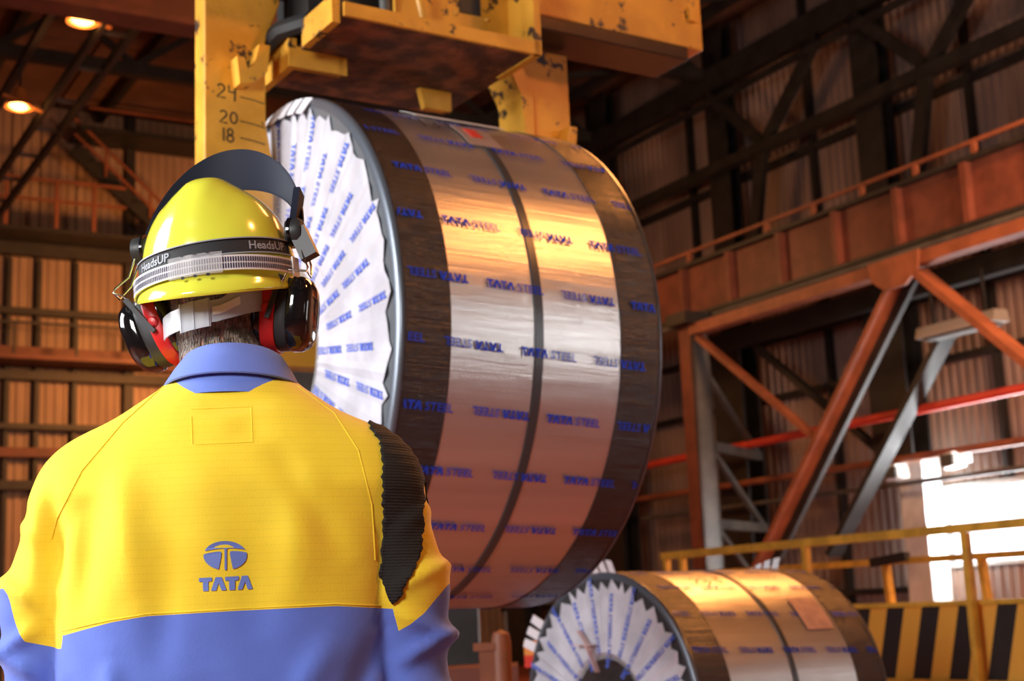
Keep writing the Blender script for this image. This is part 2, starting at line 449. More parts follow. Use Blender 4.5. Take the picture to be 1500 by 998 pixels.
# bracing frame under it
t = thing('bracing_frame', 'orange-brown braced frame below the crane girder with diagonals from one gusset', 'frame', (14.6, 16, 0), FB)
build(MB().bar((14.6, 8, 5.76), (14.6, 19.1, 5.76), .25, .18), 'chord', M_ORX, t)
build(MB().prism([(13.75, 5.86), (14.75, 5.86), (14.7, 5.6), (14.45, 5.42), (14.05, 5.42), (13.8, 5.6)], 0, 14.42, 14.46), 'gusset_plate', M_ORX, t)
build(MB().bar((14.6, 14.33, 5.6), (14.6, 18.6, .9), .08, .26, (1, 0, 0)), 'diagonal', M_ORX, t)
build(MB().bar((14.75, 14.2, 5.6), (14.75, 18.47, .9), .2, .08, (1, 0, 0)), 'diagonal_channel', M_DARK, t)
build(MB().bar((14.6, 13.95, 5.6), (14.6, 10.7, 2.6), .1, .30, (1, 0, 0)), 'diagonal', M_ORX, t)
build(MB().bar((14.6, 19.0, 5.62), (14.6, 16.2, 3.5), .08, .15, (1, 0, 0)), 'strut', M_ORX, t)
for dn in (0, .3): build(MB().box(14.5+dn, 14.56+dn, 19.07, 19.42, 0, 5.9), 'post', M_OXIDE if dn == 0 else M_GREYS, t)
build(MB().box(14.5, 14.86, 19.07, 19.12, 0, 5.9), 'post_web', M_GREYS, t)
build(MB().box(14.3, 14.9, 18.95, 19.5, 5.86, 6.06), 'bearing_block', M_DARK, t)
for i, z in enumerate((1.2, 2.5, 3.8)):
    build(MB().bar((14.9, 19.2, z), (16.8, 20.3, z), .12, .16), 'lattice_bar', M_GREYS, t)
    build(MB().bar((14.9, 19.2, z+1.2), (16.8, 20.3, z), .08, .1), 'lattice_bar', M_GREYS, t)
build(MB().bar((16.5, 12, 5.95), (16.5, 20.7, 5.95), .2, .34), 'back_beam', M_DARK, t)
o = build(MB().bar((17, 20.4, 5.85), (17, 17.5, 3.6), .1, .17, (1, 0, 0)), 'diagonal_brace', M_DARK, frame=FB,
      label='dark slanting brace behind the orange-brown frame, falling to the right', cat='brace')
o = build(MB().bar((16.2, 14.9, 5.15), (16.2, 17.9, 1.9), .1, .3, (1, 0, 0)), 'diagonal_brace', M_DARK, frame=FB,
      label='thick dark brace running from the strip light box down to the left', cat='brace')
build(MB().tube([(16.4, 10, 4.06), (16.4, 27, 3.92)], .075, 12), 'fire_pipe', M_REDP, frame=FB, smooth=40,
      label='long bright red pipe running along the right wall', cat='pipe')
build(MB().tube([(16.7, 10, 3.32), (16.7, 27, 3.36)], .06, 12), 'service_pipe', M_ORX, frame=FB, smooth=40,
      label='brown pipe along the right wall, just under the red pipe', cat='pipe')
build(MB().tube([(16.72, 10, 2.95), (16.72, 24, 2.95)], .04, 10), 'service_pipe', M_GREYS, frame=FB, smooth=40,
      label='thin grey pipe above the bright window', cat='pipe')
# strip light box
t = thing('strip_light', 'long grey strip light box slung in the bracing on the right', 'light', (15.9, 14.5, 4.93), FB)
build(MB().prism([(15.75, 4.95), (16.1, 4.95), (16.05, 5.12), (15.8, 5.12)], 1, 13.75, 15.25), 'housing', mat('grey_enamel', (.30, .28, .25), .5), t)  # plain grey housing in one even tone
build(MB().box(15.8, 16.05, 13.85, 15.15, 4.91, 4.95), 'diffuser', M_GREYS, t)
for u0 in (14.0, 15.0): build(MB().box(15.9, 15.94, u0, u0+.04, 5.12, 5.78), 'hanger', M_DARK, t)
# floodlights by the window
for k, (u0, z0, lab) in enumerate(((16.8, 3.14, 'white floodlight head at upper left of the bright window'), (15.6, 3.2, 'white floodlight head above the bright window, nearer the picture edge'))):
    t = thing('floodlight', lab, 'light', (16.7, u0, z0-.12), FB, 'floodlights above the window')
    build(MB().prism([(u0-.15, z0-.1), (u0+.12, z0-.13), (u0+.17, z0+.08), (u0-.1, z0+.12)], 0, 16.55, 16.8), 'housing', M_WHITE, t)
    build(MB().box(16.5, 16.55, u0-.14, u0+.1, z0-.1, z0+.08), 'lens', M_GREYS, t)
    build(MB().box(16.8, 17.05, u0-.03, u0+.03, z0-.03, z0+.2), 'bracket', M_WHITE, t)

# ================================================================== crane bridge, lamps, far stairs (upper left)
t = thing('crane_bridge', 'red-brown crane bridge girder crossing the upper left corner', 'crane', (4, 15.4, 7.24), FB)
build(MB().box(-14.5, 6.6, 15.9, 16.0, 8.32, 9.5), 'web', M_OXIDE, t)
build(MB().box(-14.5, 6.6, 15.75, 16.15, 8.24, 8.32), 'bottom_flange', M_OXIDE, t)
build(MB().box(6.2, 6.5, 15.92, 15.98, 9.5, 12.9), 'hanger', M_DARK, t)
for i in range(9): build(MB().box(-14+i*2.4, -13.94+i*2.4, 15.78, 15.9, 8.32, 9.5), 'stiffener', M_OXIDE, t)
t = thing('cable_ladder', 'dark ladder-like cable tray running away beneath the crane bridge, upper left', 'cable tray', (4.1, 20, 8.4), FB)
for n in (4.05, 4.45): build(MB().bar((n, 16.4, 8.5), (n, 29, 8.5), .07, .14), 'side_rail', M_DARK, t)
for i in range(9): build(MB().bar((4.05, 17+i*1.3, 8.5), (4.45, 17+i*1.3, 8.5), .05, .05), 'rung', M_GREYS, t)
def high_bay(n, u, z, lab):
    t = thing('high_bay_lamp', lab, 'lamp', (n, u, z-.2), FB, 'glowing sodium lamps on the crane bridge')
    mb = MB(); mb.lathe([(0, .20), (.10, .12), (.22, .09), (.30, .05), (.30, .0)], 20, ax=2, c=(n, u, z)); build(mb, 'reflector', M_LAMPR, t, smooth=40)
    build(MB().lathe([(-.03, .0), (-.03, .10), (.0, .14), (.03, .14), (.03, 0)], 20, ax=2, c=(n, u, z+.02)), 'bulb', M_LAMP, t, smooth=40)
    build(MB().bar((n-.25, u-.1, z+.12), (n+.32, u-.1, z-.06), .09, .02), 'bracket_plate', M_LAMPR, t)
    build(MB().tube([(n, u, z+.3), (n, u, z+.7)], .02, 8), 'stem', M_DARK, t)
    l = bpy.data.lights.new('sodium_bulb', 'POINT'); l.energy = 10; l.color = SODIUM; l.shadow_soft_size = .1
    lo = bpy.data.objects.new('sodium_bulb', l); COL.objects.link(lo); lo.location = bdir(n, u, z-.2)
high_bay(3.82, 16.75, 8.48, 'large glowing sodium lamp at the top left, under the crane bridge')
high_bay(3.72, 20.1, 8.5, 'smaller glowing sodium lamp further along at the left picture edge')
build(MB().bar((3.75, 16.2, 9.2), (3.75, 29, 9.2), .1, .12), 'lamp_beam', M_DARK, frame=FB, label='dark beam carrying the two glowing sodium lamps', cat='beam')

t = thing('gallery', 'orange handrail gallery on the end wall at the left picture edge', 'gallery', (6, 31.2, 9.5), FB)
build(MB().box(1, 9.0, 30.6, 31.9, 9.62, 9.7), 'deck', M_DARK, t)
for z in (10.35, 10.8): build(MB().bar((1, 30.7, z), (8.0, 30.7, z), .06, .06), 'rail', M_ORX, t)
for n in (2.4, 3.9, 5.45, 6.5, 7.3): build(MB().box(n-.04, n+.04, 30.66, 30.74, 9.7, 10.85), 'post', M_ORX, t)
t = thing('upper_walkway', 'dim walkway with rail high on the end wall, above the stair', 'walkway', (9, 31.2, 12.2), FB)
build(MB().box(7, 17, 30.8, 31.9, 12.1, 12.2), 'deck', M_DARK, t)
build(MB().bar((7.2, 30.9, 12.65), (17, 30.9, 12.65), .05, .05), 'rail', M_ORX, t)
t = thing('stair', 'dim steel stair falling to the right behind the yellow helmet', 'stair', (8.4, 31, 9.7), FB)
build(MB().bar((6.9, 31, 11.7), (9.2, 31, 9.75), .1, .3), 'stringer', M_DARK, t)
build(MB().bar((6.9, 30.9, 12.35), (9.0, 30.9, 10.5), .05, .06), 'handrail', M_ORX, t)
build(MB().bar((6.9, 30.9, 12.0), (9.0, 30.9, 10.15), .05, .05), 'handrail', M_ORX, t)
for i in range(7): build(MB().box(6.95+i*.32, 7.25+i*.32, 30.9, 31.6, 11.66-i*.27, 11.7-i*.27), 'tread', M_DARK, t)
for n in (7.6, 8.6): build(MB().box(n-.03, n+.03, 30.88, 30.94, 11.1-(n-7.6)*.85, 11.75-(n-7.6)*.85), 'post', M_ORX, t)
t = thing('lower_gallery', 'middle gallery rail on the end wall left of the ear defenders', 'gallery', (5, 31.3, 7.0), FB)
build(MB().box(1, 8.6, 30.7, 31.65, 6.86, 6.95), 'deck', M_OXIDE, t)
build(MB().bar((1, 30.8, 7.65), (8.6, 30.8, 7.65), .05, .05), 'rail', M_DARK, t)
for n in (2.5, 4.1, 5.7, 7.0, 8.3): build(MB().box(n-.03, n+.03, 30.77, 30.83, 6.95, 7.68), 'post', M_DARK, t)

# ================================================================== hazard board and yellow guard rails
M_HAZ = mat('hazard_stripes', (.8, .42, .06), .5)
nt = M_HAZ.node_tree; b = nt.nodes['Principled BSDF']
tc = nt.nodes.new('ShaderNodeTexCoord'); sx = nt.nodes.new('ShaderNodeSeparateXYZ'); nt.links.new(tc.outputs['Object'], sx.inputs[0])
q = math(nt, 'ADD', sx.outputs[1], math(nt, 'MULTIPLY', sx.outputs[2], .30))
k = math(nt, 'GREATER_THAN', math(nt, 'FRACT', math(nt, 'MULTIPLY', math(nt, 'ADD', q, 20.0), 1/.405)), .5)
nz = nt.nodes.new('ShaderNodeTexNoise'); nz.inputs['Scale'].default_value = 5
mx = nt.nodes.new('ShaderNodeMix'); mx.data_type = 'RGBA'; nt.links.new(k, mx.inputs[0])
mx.inputs[6].default_value = (.80, .42, .06, 1); mx.inputs[7].default_value = (.02, .022, .022, 1); nt.links.new(mx.outputs[2], b.inputs['Base Color'])
t = thing('hazard_board', 'black and yellow striped safety board behind the coil on the floor', 'barrier', (9, 9, 0), FB)
build(MB().box(9.0, 9.04, 6.0, 10.6, .50, 1.09), 'striped_panel', M_HAZ, t)
build(MB().box(8.96, 9.06, 6.0, 10.6, 1.09, 1.13), 'top_edge', M_YEL, t)
build(MB().box(8.94, 9.1, 6.0, 10.6, .44, .50), 'bottom_edge', M_YEL, t)
for u0 in (6.5, 9.8): build(MB().box(9.05, 9.15, u0, u0+.1, 0, .5), 'leg', M_OXIDE, t)
t = thing('guard_rail', 'yellow guard rail with flat top bar in front of the striped board', 'railing', (8.9, 9, 0), FB)
build(MB().bar((8.9, 6.0, 1.70), (8.9, 12.45, 1.70), .05, .075), 'top_rail', M_YEL, t)
for u0 in (8.28, 10.2, 12.1, 12.38):
    build(MB().box(8.87, 8.93, u0-.03, u0+.03, 0, 1.66), 'post', M_YEL, t)
t = thing('guard_rail', 'orange second guard rail with slanted posts further back, under the yellow top bar', 'railing', (10.5, 10, 0), FB)
build(MB().bar((10.5, 6, 1.50), (10.5, 13.6, 1.55), .05, .065), 'top_rail', M_YEL, t)
for u0 in (9.55, 10.8):
    build(MB().bar((10.5, u0-.06, 0), (10.5, u0+.05, 1.5), .06, .08), 'post', M_YEL, t)
build(MB().bar((10.46, 10.5, 1.57), (10.46, 11.0, 1.53), .07, .09), 'black_sleeve', M_BLACK, t)

# ================================================================== coils
def coil_mat(name, base, rough, metal, wr_amt, film, coat=.5):
    m = bpy.data.materials.new(name); m.use_nodes = True; nt = m.node_tree; b = nt.nodes['Principled BSDF']
    tc = nt.nodes.new('ShaderNodeTexCoord'); s = nt.nodes.new('ShaderNodeSeparateXYZ'); nt.links.new(tc.outputs['Object'], s.inputs[0])
    zc = math(nt, 'SUBTRACT', s.outputs[2], film)
    ang = math(nt, 'ARCTAN2', zc, math(nt, 'MULTIPLY', s.outputs[1], -1.0))
    ang = math(nt, 'ADD', ang, math(nt, 'MULTIPLY', s.outputs[0], .03))
    def streak(sxx, sa, det, seed):
        c = nt.nodes.new('ShaderNodeCombineXYZ')
        nt.links.new(math(nt, 'MULTIPLY', s.outputs[0], sxx), c.inputs[0]); nt.links.new(math(nt, 'MULTIPLY', ang, sa), c.inputs[1]); c.inputs[2].default_value = seed
        n = nt.nodes.new('ShaderNodeTexNoise'); n.inputs['Scale'].default_value = 1; n.inputs['Detail'].default_value = det; n.inputs['Roughness'].default_value = .6
        nt.links.new(c.outputs[0], n.inputs[0]); return n.outputs[0]
    n1 = streak(1.3, 28, 6, 0.0); n2 = streak(2.2, 170, 4, 4.0); n3 = streak(.5, 7, 2, 9.0)
    # overlapping film layers: soft lighter and darker strips
    mx = nt.nodes.new('ShaderNodeMix'); mx.data_type = 'RGBA'
    nt.links.new(math(nt, 'MULTIPLY', math(nt, 'SUBTRACT', n3, .35), 3.3, True), mx.inputs[0])
    mx.inputs[6].default_value = (*[c * .82 for c in base], 1); mx.inputs[7].default_value = (*base, 1)
    nt.links.new(mx.outputs[2], b.inputs['Base Color'])
    b.inputs['Metallic'].default_value = metal
    rv = math(nt, 'ADD', math(nt, 'MULTIPLY', n1, .22), rough - .11); nt.links.new(rv, b.inputs['Roughness'])
    b.inputs['Coat Weight'].default_value = coat; b.inputs['Coat Roughness'].default_value = .12
    bp = nt.nodes.new('ShaderNodeBump'); bp.inputs['Strength'].default_value = wr_amt; bp.inputs['Distance'].default_value = .012
    nt.links.new(math(nt, 'ADD', n1, math(nt, 'MULTIPLY', n2, .45)), bp.inputs['Height'])
    nt.links.new(bp.outputs[0], b.inputs['Normal']); nt.links.new(bp.outputs[0], b.inputs['Coat Normal'])
    return m
M_TAB = mat('white_edge_tab', (.82, .82, .86), .45)
M_TABG = mat('grey_edge_ring', (.13, .15, .18), .3, .5)
M_RINGD = mat('dark_edge_ring', (.07, .075, .08), .35, .4)
M_FAN = mat('pleated_film', (.62, .63, .70), .28, 0, .22, 5, bump=.35, bscale=14, coat=.4)
M_PAPER = mat('label_paper', (.72, .68, .66), .5)
M_REDST = mat('red_sticker', (.75, .06, .04), .5)
M_BORE = mat('bore_lining', (.42, .44, .45), .35, .5, .3, 6)
M_BOARD = mat('dark_bore_board', (.16, .09, .07), .5)

WORD = word2d()
def wrap_flat(mb, V, Fc, s0, th0, R, R0z, sc_, flip=False, tilt=0.0, lim=None): # flat shapes onto the drum, th measured from the viewer side up
    pts = []
    for x, y in V:
        x, y = x * sc_, y * sc_
        if flip: x, y = -x, -y
        x, y = x * cos(tilt) - y * sin(tilt), x * sin(tilt) + y * cos(tilt)
        th = th0 + y / R
        sx_ = s0 + x
        pts.append((sx_, -R * cos(th), R0z + R * sin(th)))
    if lim: Fc = [f for f in Fc if all(lim[0] < pts[i][0] < lim[1] for i in f)]
    mb.add(pts, Fc)

def make_coil(label, loc, az, R, rb, W, group, m_body, m_band, rows, tab_arcs, marks, tab_out, seed, full=True, bandw=.17, fanlow=.925, ringm=None, pleats=66, fw=34):
    rnd = random.Random(seed)
    fr = (radians(90 - az), (loc[0], loc[1], loc[2] - R))
    t = thing('steel_coil', label, 'coil', (0, 0, 0), fr, group)
    c = (0, 0, R)
    build(MB().lathe([(.0, rb), (.0, R-.006), (.006, R), (W-.006, R), (W, R-.006), (W, rb)], 160, c=c), 'rolled_steel', m_body, t, smooth=35)
    build(MB().lathe([(0, rb), (W, rb), (W, rb-.012), (0, rb-.012)], 64, c=c, closed=True), 'bore_lining', M_BORE, t, smooth=35)
    for s0, s1 in ((.012, bandw), (W-bandw, W-.012)):
        build(MB().lathe([(s0, R-.002), (s0, R+.0035), (s1, R+.0035), (s1, R-.002)], 160, c=c), 'edge_band', m_band, t, smooth=35)
    if not full: return t
    build(MB().lathe([(W*.5-.017, R-.002), (W*.5-.015, R+.0055), (W*.5+.015, R+.0055), (W*.5+.017, R-.002)], 160, c=c), 'centre_strap', M_RINGD, t, smooth=50)
    for side in (0, 1):
        d = -1 if side == 0 else 1; s_ = 0 if side == 0 else W
        build(MB().lathe([(s_ - d*.009, R+.0045), (s_+d*.002, R+.003), (s_+d*.008, R-.006), (s_+d*.010, R-.03)], 160, c=c), 'edge_ring', M_TABG, t, smooth=60)
        build(MB().lathe([(s_+d*.009, R-.028), (s_+d*.004, R*.80)], 120, c=c), 'face_ring', ringm or M_RINGD, t, smooth=60)
        # pleated film fan: each pleat a ridge and a valley
        mb = MB(); N = pleats; a = 0; vs = []
        angs = sorted((k + rnd.uniform(-.3, .3)) * 2*pi/N for k in range(N)); vv = []
        for k, an in enumerate(angs):
            nx = angs[(k+1) % N] + (2*pi if k == N-1 else 0); mid = (an*.45 + nx*.55)
            big = (k % 2 == 0)
            r_out = R*(.968 + rnd.uniform(-.010, .006)) if big else R*(.945 + rnd.uniform(-.02, .015))
            hh = rnd.uniform(.011, .019)
            for (aa, ro, h1) in ((an, R*(fanlow+rnd.uniform(-.02, .02)), .010), (mid, r_out, hh)):
                col = []
                for j, f in enumerate((0, .08, .35, .7, 1.0)):
                    r_ = rb*.97 + (ro - rb*.97) * f
                    tw = rnd.uniform(-.006, .006)
                    col.append((s_ + d*(.012 + (h1-.010) * (.55 + .5*f) * (1 if j else .1) - (.03 if j == 0 else 0)), -r_*cos(aa+tw), R + r_*sin(aa+tw)))
                vv.append(col)
        M_ = len(vv); V = [p for col in vv for p in col]
        Fc = [(5*i+j, 5*((i+1) % M_)+j, 5*((i+1) % M_)+j+1, 5*i+j+1) for i in range(M_) for j in range(4)]
        build(mb.add(V, Fc), 'film_fan', M_FAN, t)
        if side == 0: fan = BVHTree.FromPolygons(V, Fc)
    # loose tabs of the edge protector
    for (a0, a1, side) in tab_arcs:
        n = max(2, int(abs(a1-a0) / radians(5.2)))
        for k in range(n):
            aa = a0 + (a1-a0)*(k+.08)/n; ab = a0 + (a1-a0)*(k+.86)/n
            s_ = 0 if side == 0 else W; d = -1 if side == 0 else 1
            r1, o1 = (R+.004, R+tab_out) if tab_out > 0 else (R+.002, R+tab_out)
            so = .030 if tab_out > 0 else .034
            am, an = aa + (ab-aa)*.08, ab - (ab-aa)*.08
            vs = []
            for off in (0, .003):
                for (r_, an_, dd) in ((r1, aa, 0.002), (r1, ab, 0.002), (o1, an, so), (o1, am, so)):
                    vs.append((s_ + d*(dd+off), -(r_+off)*cos(an_), R + (r_+off)*sin(an_)))
            build(MB().add(vs, [(0,1,2,3),(7,6,5,4),(0,4,5,1),(1,5,6,2),(2,6,7,3),(3,7,4,0)]), 'rim_tab', M_TAB, t)
    # printed film lettering on drum and face
    cap = .0275; pitch = .2785; RR = R + .0075
    for i in range(rows[0]):
        th = rows[1] + 2*pi*i/rows[0]
        sh = (rows[2] - .119*i) % (2*pitch) - 2*pitch
        for j in range(0, 8):
            s0 = sh + j*pitch
            if s0 < -.08 or s0 > W + .08: continue
            mb = MB(); wrap_flat(mb, WORD[0], WORD[1], s0, th - .05*(s0-.28)/R, RR, R, cap, flip=(j % 2 == 1), tilt=-.05, lim=(.012, W-.012))
            if mb.f: build(mb, 'printed_word', M_BLUEINK, t)
    for k in range(fw):
        th = 2*pi*k/fw + .05
        for r_ in ((R*.56, R*.83) if k % 2 == 0 else (R*.47, R*.72)):
            V = WORD[0] * cap * .92; fl = -1 if (k + int(r_*10)) % 2 else 1
            er = (-cos(th), sin(th)); et = (sin(th), cos(th))
            pts = []
            for x, y in V: # the print lies on the pleats
                qy, qz = er[0]*(r_ + fl*x) + et[0]*fl*y, R + er[1]*(r_ + fl*x) + et[1]*fl*y
                hit = fan.ray_cast(Vector((-1, qy, qz)), Vector((1, 0, 0)))
                pts.append(((hit[0].x if hit[0] and hit[0].x < .02 else -.02) - .0035, qy, qz))
            build(MB().add(pts, WORD[1]), 'face_word', M_BLUEFACE, t)
    for (txt, s0, th, sz, m) in marks:
        V, Fc = hand2d(txt); mb = MB(); wrap_flat(mb, V, Fc, s0, th, R+.008, R, sz); build(mb, 'handwritten_mark', m, t)
    return t
def patch(t, name, R, s0, s1, th0, th1, m, lift=.007, n=8):
    mb = MB(); V = []
    for i in range(n+1):
        th = th0 + (th1-th0)*i/n
        for s_ in (s0, s1):
            for l in (lift, lift+.002): V.append((s_, -(R+l)*cos(th), R + (R+l)*sin(th)))
    Fc = []
    for i in range(n):
        k = 4*i; Fc += [(k+1, k+3, k+7, k+5), (k, k+4, k+6, k+2), (k, k+1, k+5, k+4), (k+2, k+6, k+7, k+3)]
    Fc += [(0, 2, 3, 1), (4*n, 4*n+1, 4*n+3, 4*n+2)]
    return build(mb.add(V, Fc), name, m, t)

m1 = coil_mat('film_wrapped_steel', (.62, .60, .58), .34, .78, .16, .9)
b1 = coil_mat('dark_band_film', (.030, .025, .024), .24, .1, .7, .9, .15)
coil1 = make_coil('huge film-wrapped steel coil hanging from the yellow grab', (-.812, 4.957, 2.097), 57.39, .9, .305, .984, None,
                  m1, b1, (28, radians(18.8), .279), [(radians(70), radians(118), 0)], [('43T', .26, radians(52), .07, M_INK)], -.055, 3, ringm=mat('grey_face_ring', (.16, .18, .20), .35, .4))
patch(coil1, 'label_sheet', .9, .33, .70, radians(62), radians(70), M_PAPER)
patch(coil1, 'red_sticker', .9, .455, .50, radians(49), radians(54), M_REDST, .009)
patch(coil1, 'clear_tape', .9, .42, .55, radians(45), radians(56), mat('clear_tape', (.55, .42, .36), .25, .3), .0065)
m2 = coil_mat('film_wrapped_steel_low', (.62, .60, .58), .34, .78, .16, .675)
b2 = coil_mat('dark_band_film_low', (.030, .025, .024), .24, .1, .7, .675, .15)
coil2 = make_coil('smaller steel coil standing on the floor at the lower right', (.395, 7.162, .675), 55.48, .675, .275, 1.223, None,
                  m2, b2, (21, radians(8), .25), [(radians(80), radians(124), 0), (radians(138), radians(155), 0), (radians(92), radians(115), 1)],
                  [('23,T', .33, radians(62), .075, mat('brown_marker', (.30, .10, .04), .6)), ('1441155', .66, radians(66), .055, mat('faded_marker', (.5, .2, .08), .6))], .062, 11, bandw=.2, fanlow=.88, pleats=46, fw=23)
patch(coil2, 'label_sheet', .675, .80, .98, radians(32), radians(49), mat('pink_label', (.62, .40, .33), .5, 0, .25, 14))
# torn tape on the face of the floor coil
mb = MB()
for (p, q_, w_) in (((.16, .40), (.06, .30), .03), ((.20, .33), (.04, .33), .035), ((.10, .33), (.02, .20), .03)):
    mb.bar((-.04, p[0], .675+p[1]), (-.042, q_[0], .675+q_[1]), .004, w_, (1, 0, 0))
build(mb, 'torn_tape', mat('pink_tape', (.70, .48, .45), .5), coil2)
m3 = mat('bare_steel', (.75, .66, .5), .3, .8, .2, 4)
coil3 = make_coil('bare steel coil half hidden behind the floor coil, at its left', (.52, 9.5, .62), 57, .62, .25, .9, None, m3, m3, None, [], [], 0, 5, full=False)
# timber and steel cradle under the floor coil and small things behind it
for k, (y0, lab) in enumerate(((-.52, 'timber wedge on the floor on the near side of the floor coil'), (.52, 'timber wedge on the floor on the far side of the floor coil'))):
    sgn = 1 if y0 > 0 else -1
    build(MB().prism([(y0-sgn*.18, 0), (y0+sgn*.12, 0), (y0+sgn*.12, .26)], 0, .15, 1.05), 'coil_wedge', mat('timber', (.30, .17, .08), .7, 0, .3, 8), frame=(radians(90-55.48), (.395, 7.162, 0)), label=lab, cat='wedge')
t = thing('bollard', 'rusty orange bollard with flat bracket between the man and the coils', 'bollard', (-.15, 8.0, 0))
build(MB().lathe([(0, .055), (1.02, .055), (1.07, .045), (1.09, 0)], 16, ax=2, c=(-.13, 8.0, 0)), 'post', M_ORX, t, smooth=40)
build(MB().box(-.25, -.17, 7.96, 8.04, 0, .98), 'side_plate', M_ORX, t)
build(MB().box(-.28, -.16, 7.95, 8.05, .98, 1.02), 'bracket_cap', M_ORX, t)
t = thing('warning_box', 'small orange and red box on a stand beside the bare coil', 'box', (.03, 8.6, .0))
build(MB().box(-.005, .08, 8.55, 8.65, .86, .93), 'red_half', M_REDST, t)
build(MB().box(-.005, .08, 8.55, 8.65, .93, 1.01), 'orange_half', mat('orange_paint', (.9, .35, .08), .5), t)
build(MB().box(.02, .05, 8.585, 8.615, 0, .86), 'stand', M_DARK, t)
t = thing('machine_base', 'low rust-red machine bed behind the bollard', 'machine', (-.6, 9.0, 0))
build(MB().box(-2.4, -.05, 8.9, 9.6, 0, .86), 'bed', M_OXIDE, t); build(MB().box(-2.2, -.3, 9.6, 9.9, 0, 1.5), 'back_plate', M_DARK, t)

# ================================================================== coil grab
grab = thing('coil_grab', 'chipped yellow crane grab holding the hanging coil by its bore', 'crane grab', (.49, 0, 3.0), FG)
build(MB().box(-1.1, 1.87, -.20, .02, 3.50, 3.76), 'beam', M_CRANE, grab, bevel=.008)
build(MB().box(-1.08, 1.78, -.205, .025, 3.44, 3.50), 'beam_rail', mat('dark_rail', (.07, .035, .02), .35, .5, .4, 6), grab, bevel=.006)  # dark brown strip along the beam's underside
build(MB().box(1.79, 1.83, -.215, -.2, 3.62, 3.68), 'beam_lug', M_CRANE, grab)
def leg(poly, name='leg'):
    return build(MB().prism(poly, 1, -.05, .05), name, M_CRANE, grab, bevel=.006)
LL = leg([(-.30, 2.05), (.16, 2.05), (.16, 2.385), (-.045, 2.385), (-.045, 2.78), (-.07, 2.92), (-.07, 3.24), (-.01, 3.40), (-.01, 3.80), (-.30, 3.80)])
LR = leg([(1.26, 2.05), (.82, 2.05), (.82, 2.385), (1.03, 2.385), (1.03, 2.80), (1.04, 3.20), (.98, 3.42), (1.26, 3.42)])
build(MB().prism([(1.04, 2.6), (1.0, 3.2), (.9, 3.40), (.98, 3.42), (1.05, 3.2), (1.06, 2.6)], 1, -.09, .09), 'side_stiffener', M_CRANE, LR)
# hook brackets
for par, s0, z0 in ((LL, -.165, 3.035), (LR, 1.16, 2.93)):
    build(MB().prism([(s0-.03, z0), (s0+.02, z0+.01), (s0+.075, z0+.06), (s0+.085, z0+.16), (s0+.045, z0+.16), (s0+.025, z0+.08), (s0+.0, z0+.06), (s0-.012, z0+.10), (s0-.04, z0+.10)], 1, -.115, -.05), 'hook', M_CRANE, par)
# painted scale on the left leg
mb = MB()
for txt, x, z, sz in (('24', -.255, 2.997, .050), ('20', -.245, 2.905, .045), ('18', -.245, 2.838, .048), ('16', -.20, 2.76, .05)):
    V, Fc = hand2d(txt, .13); mb = MB().add([(x + px*sz, -.0515, z + py*sz) for px, py in V], Fc); build(mb, 'painted_numeral', M_INK, LL)
for z, x0 in ((3.01, -.17), (2.92, -.17), (2.858, -.17)):
    V, Fc = ribbon2d([[(x0, z), (x0+.05, z-.004), (-.075, z-.012)]], .004); build(MB().add([(px, -.0515, py) for px, py in V], Fc), 'tick_mark', M_INK, LL)
# carriage under the beam: tray plate, front lip, side plates, cover with a window
build(MB().box(.04, .84, -.46, .26, 3.20, 3.225), 'under_plate', M_RUST, grab)
build(MB().box(.04, .84, -.475, -.46, 3.195, 3.245), 'front_lip', M_CRANE, grab)
build(MB().prism([(-.475, 3.195), (-.20, 3.195), (-.20, 3.75), (-.40, 3.75), (-.475, 3.60)], 0, .815, .845), 'side_plate', M_CRANE, grab)
build(MB().box(.0, .03, -.46, -.21, 3.17, 3.27), 'end_channel', M_CRANE, grab)
build(MB().box(-.01, .02, -.12, .16, 3.13, 3.24), 'end_channel', M_CRANE, grab)
build(MB().box(.02, .20, -.12, -.09, 3.13, 3.21), 'pocket_wall', M_CRANE, grab)
build(MB().prism([(-.12, 3.13), (-.12, 3.2), (.06, 3.2)], 0, .19, .22), 'pocket_gusset', M_CRANE, grab)
build(MB().prism([(.62, 3.12), (.74, 3.12), (.74, 3.2), (.60, 3.2)], 1, .02, .05), 'pocket_gusset', M_CRANE, grab)
build(MB().box(.33, .815, -.30, -.28, 3.30, 3.75), 'cover', M_CRANE, grab)
build(MB().box(.60, .69, -.305, -.30, 3.385, 3.50), 'window_opening', M_DARK, grab)
for s0 in (.585, .72): build(MB().lathe([(-.01, 0), (-.01, .008), (0, .012)], 10, ax=2, c=(s0, -.3, 3.38)), 'bolt', M_CRANE, grab)
build(MB().box(.04, .33, -.18, .1, 3.23, 3.6), 'gear_housing', M_DARK, grab)
build(MB().tube([(.26, -.36, 3.225), (.25, -.36, 3.45), (.22, -.34, 3.7)], .02, 10), 'grease_cylinder', M_GREYS, grab, smooth=40)
build(MB().tube([(.40, -.40, 3.23), (.36, -.42, 3.35), (.36, -.42, 3.7)], .014, 8), 'hose', M_CRANE, grab, smooth=40)
build(MB().tube([(.04, -.2, 3.28), (-.03, -.1, 3.27), (-.05, .05, 3.24), (-.03, .2, 3.2)], .035, 8), 'black_hose', M_BLACK, grab, smooth=40)
for s0 in (-.15, 1.12): build(MB().box(s0-.15, s0+.13, -.24, .07, 3.42 if s0 > 0 else 3.80, 3.84), 'leg_sleeve', M_CRANE, grab) if s0 < 0 else None
for s0 in (.25, .7): build(MB().box(s0-.03, s0+.03, -.05, .02, 3.76, 9.0), 'hoist_rod', M_DARK, grab)

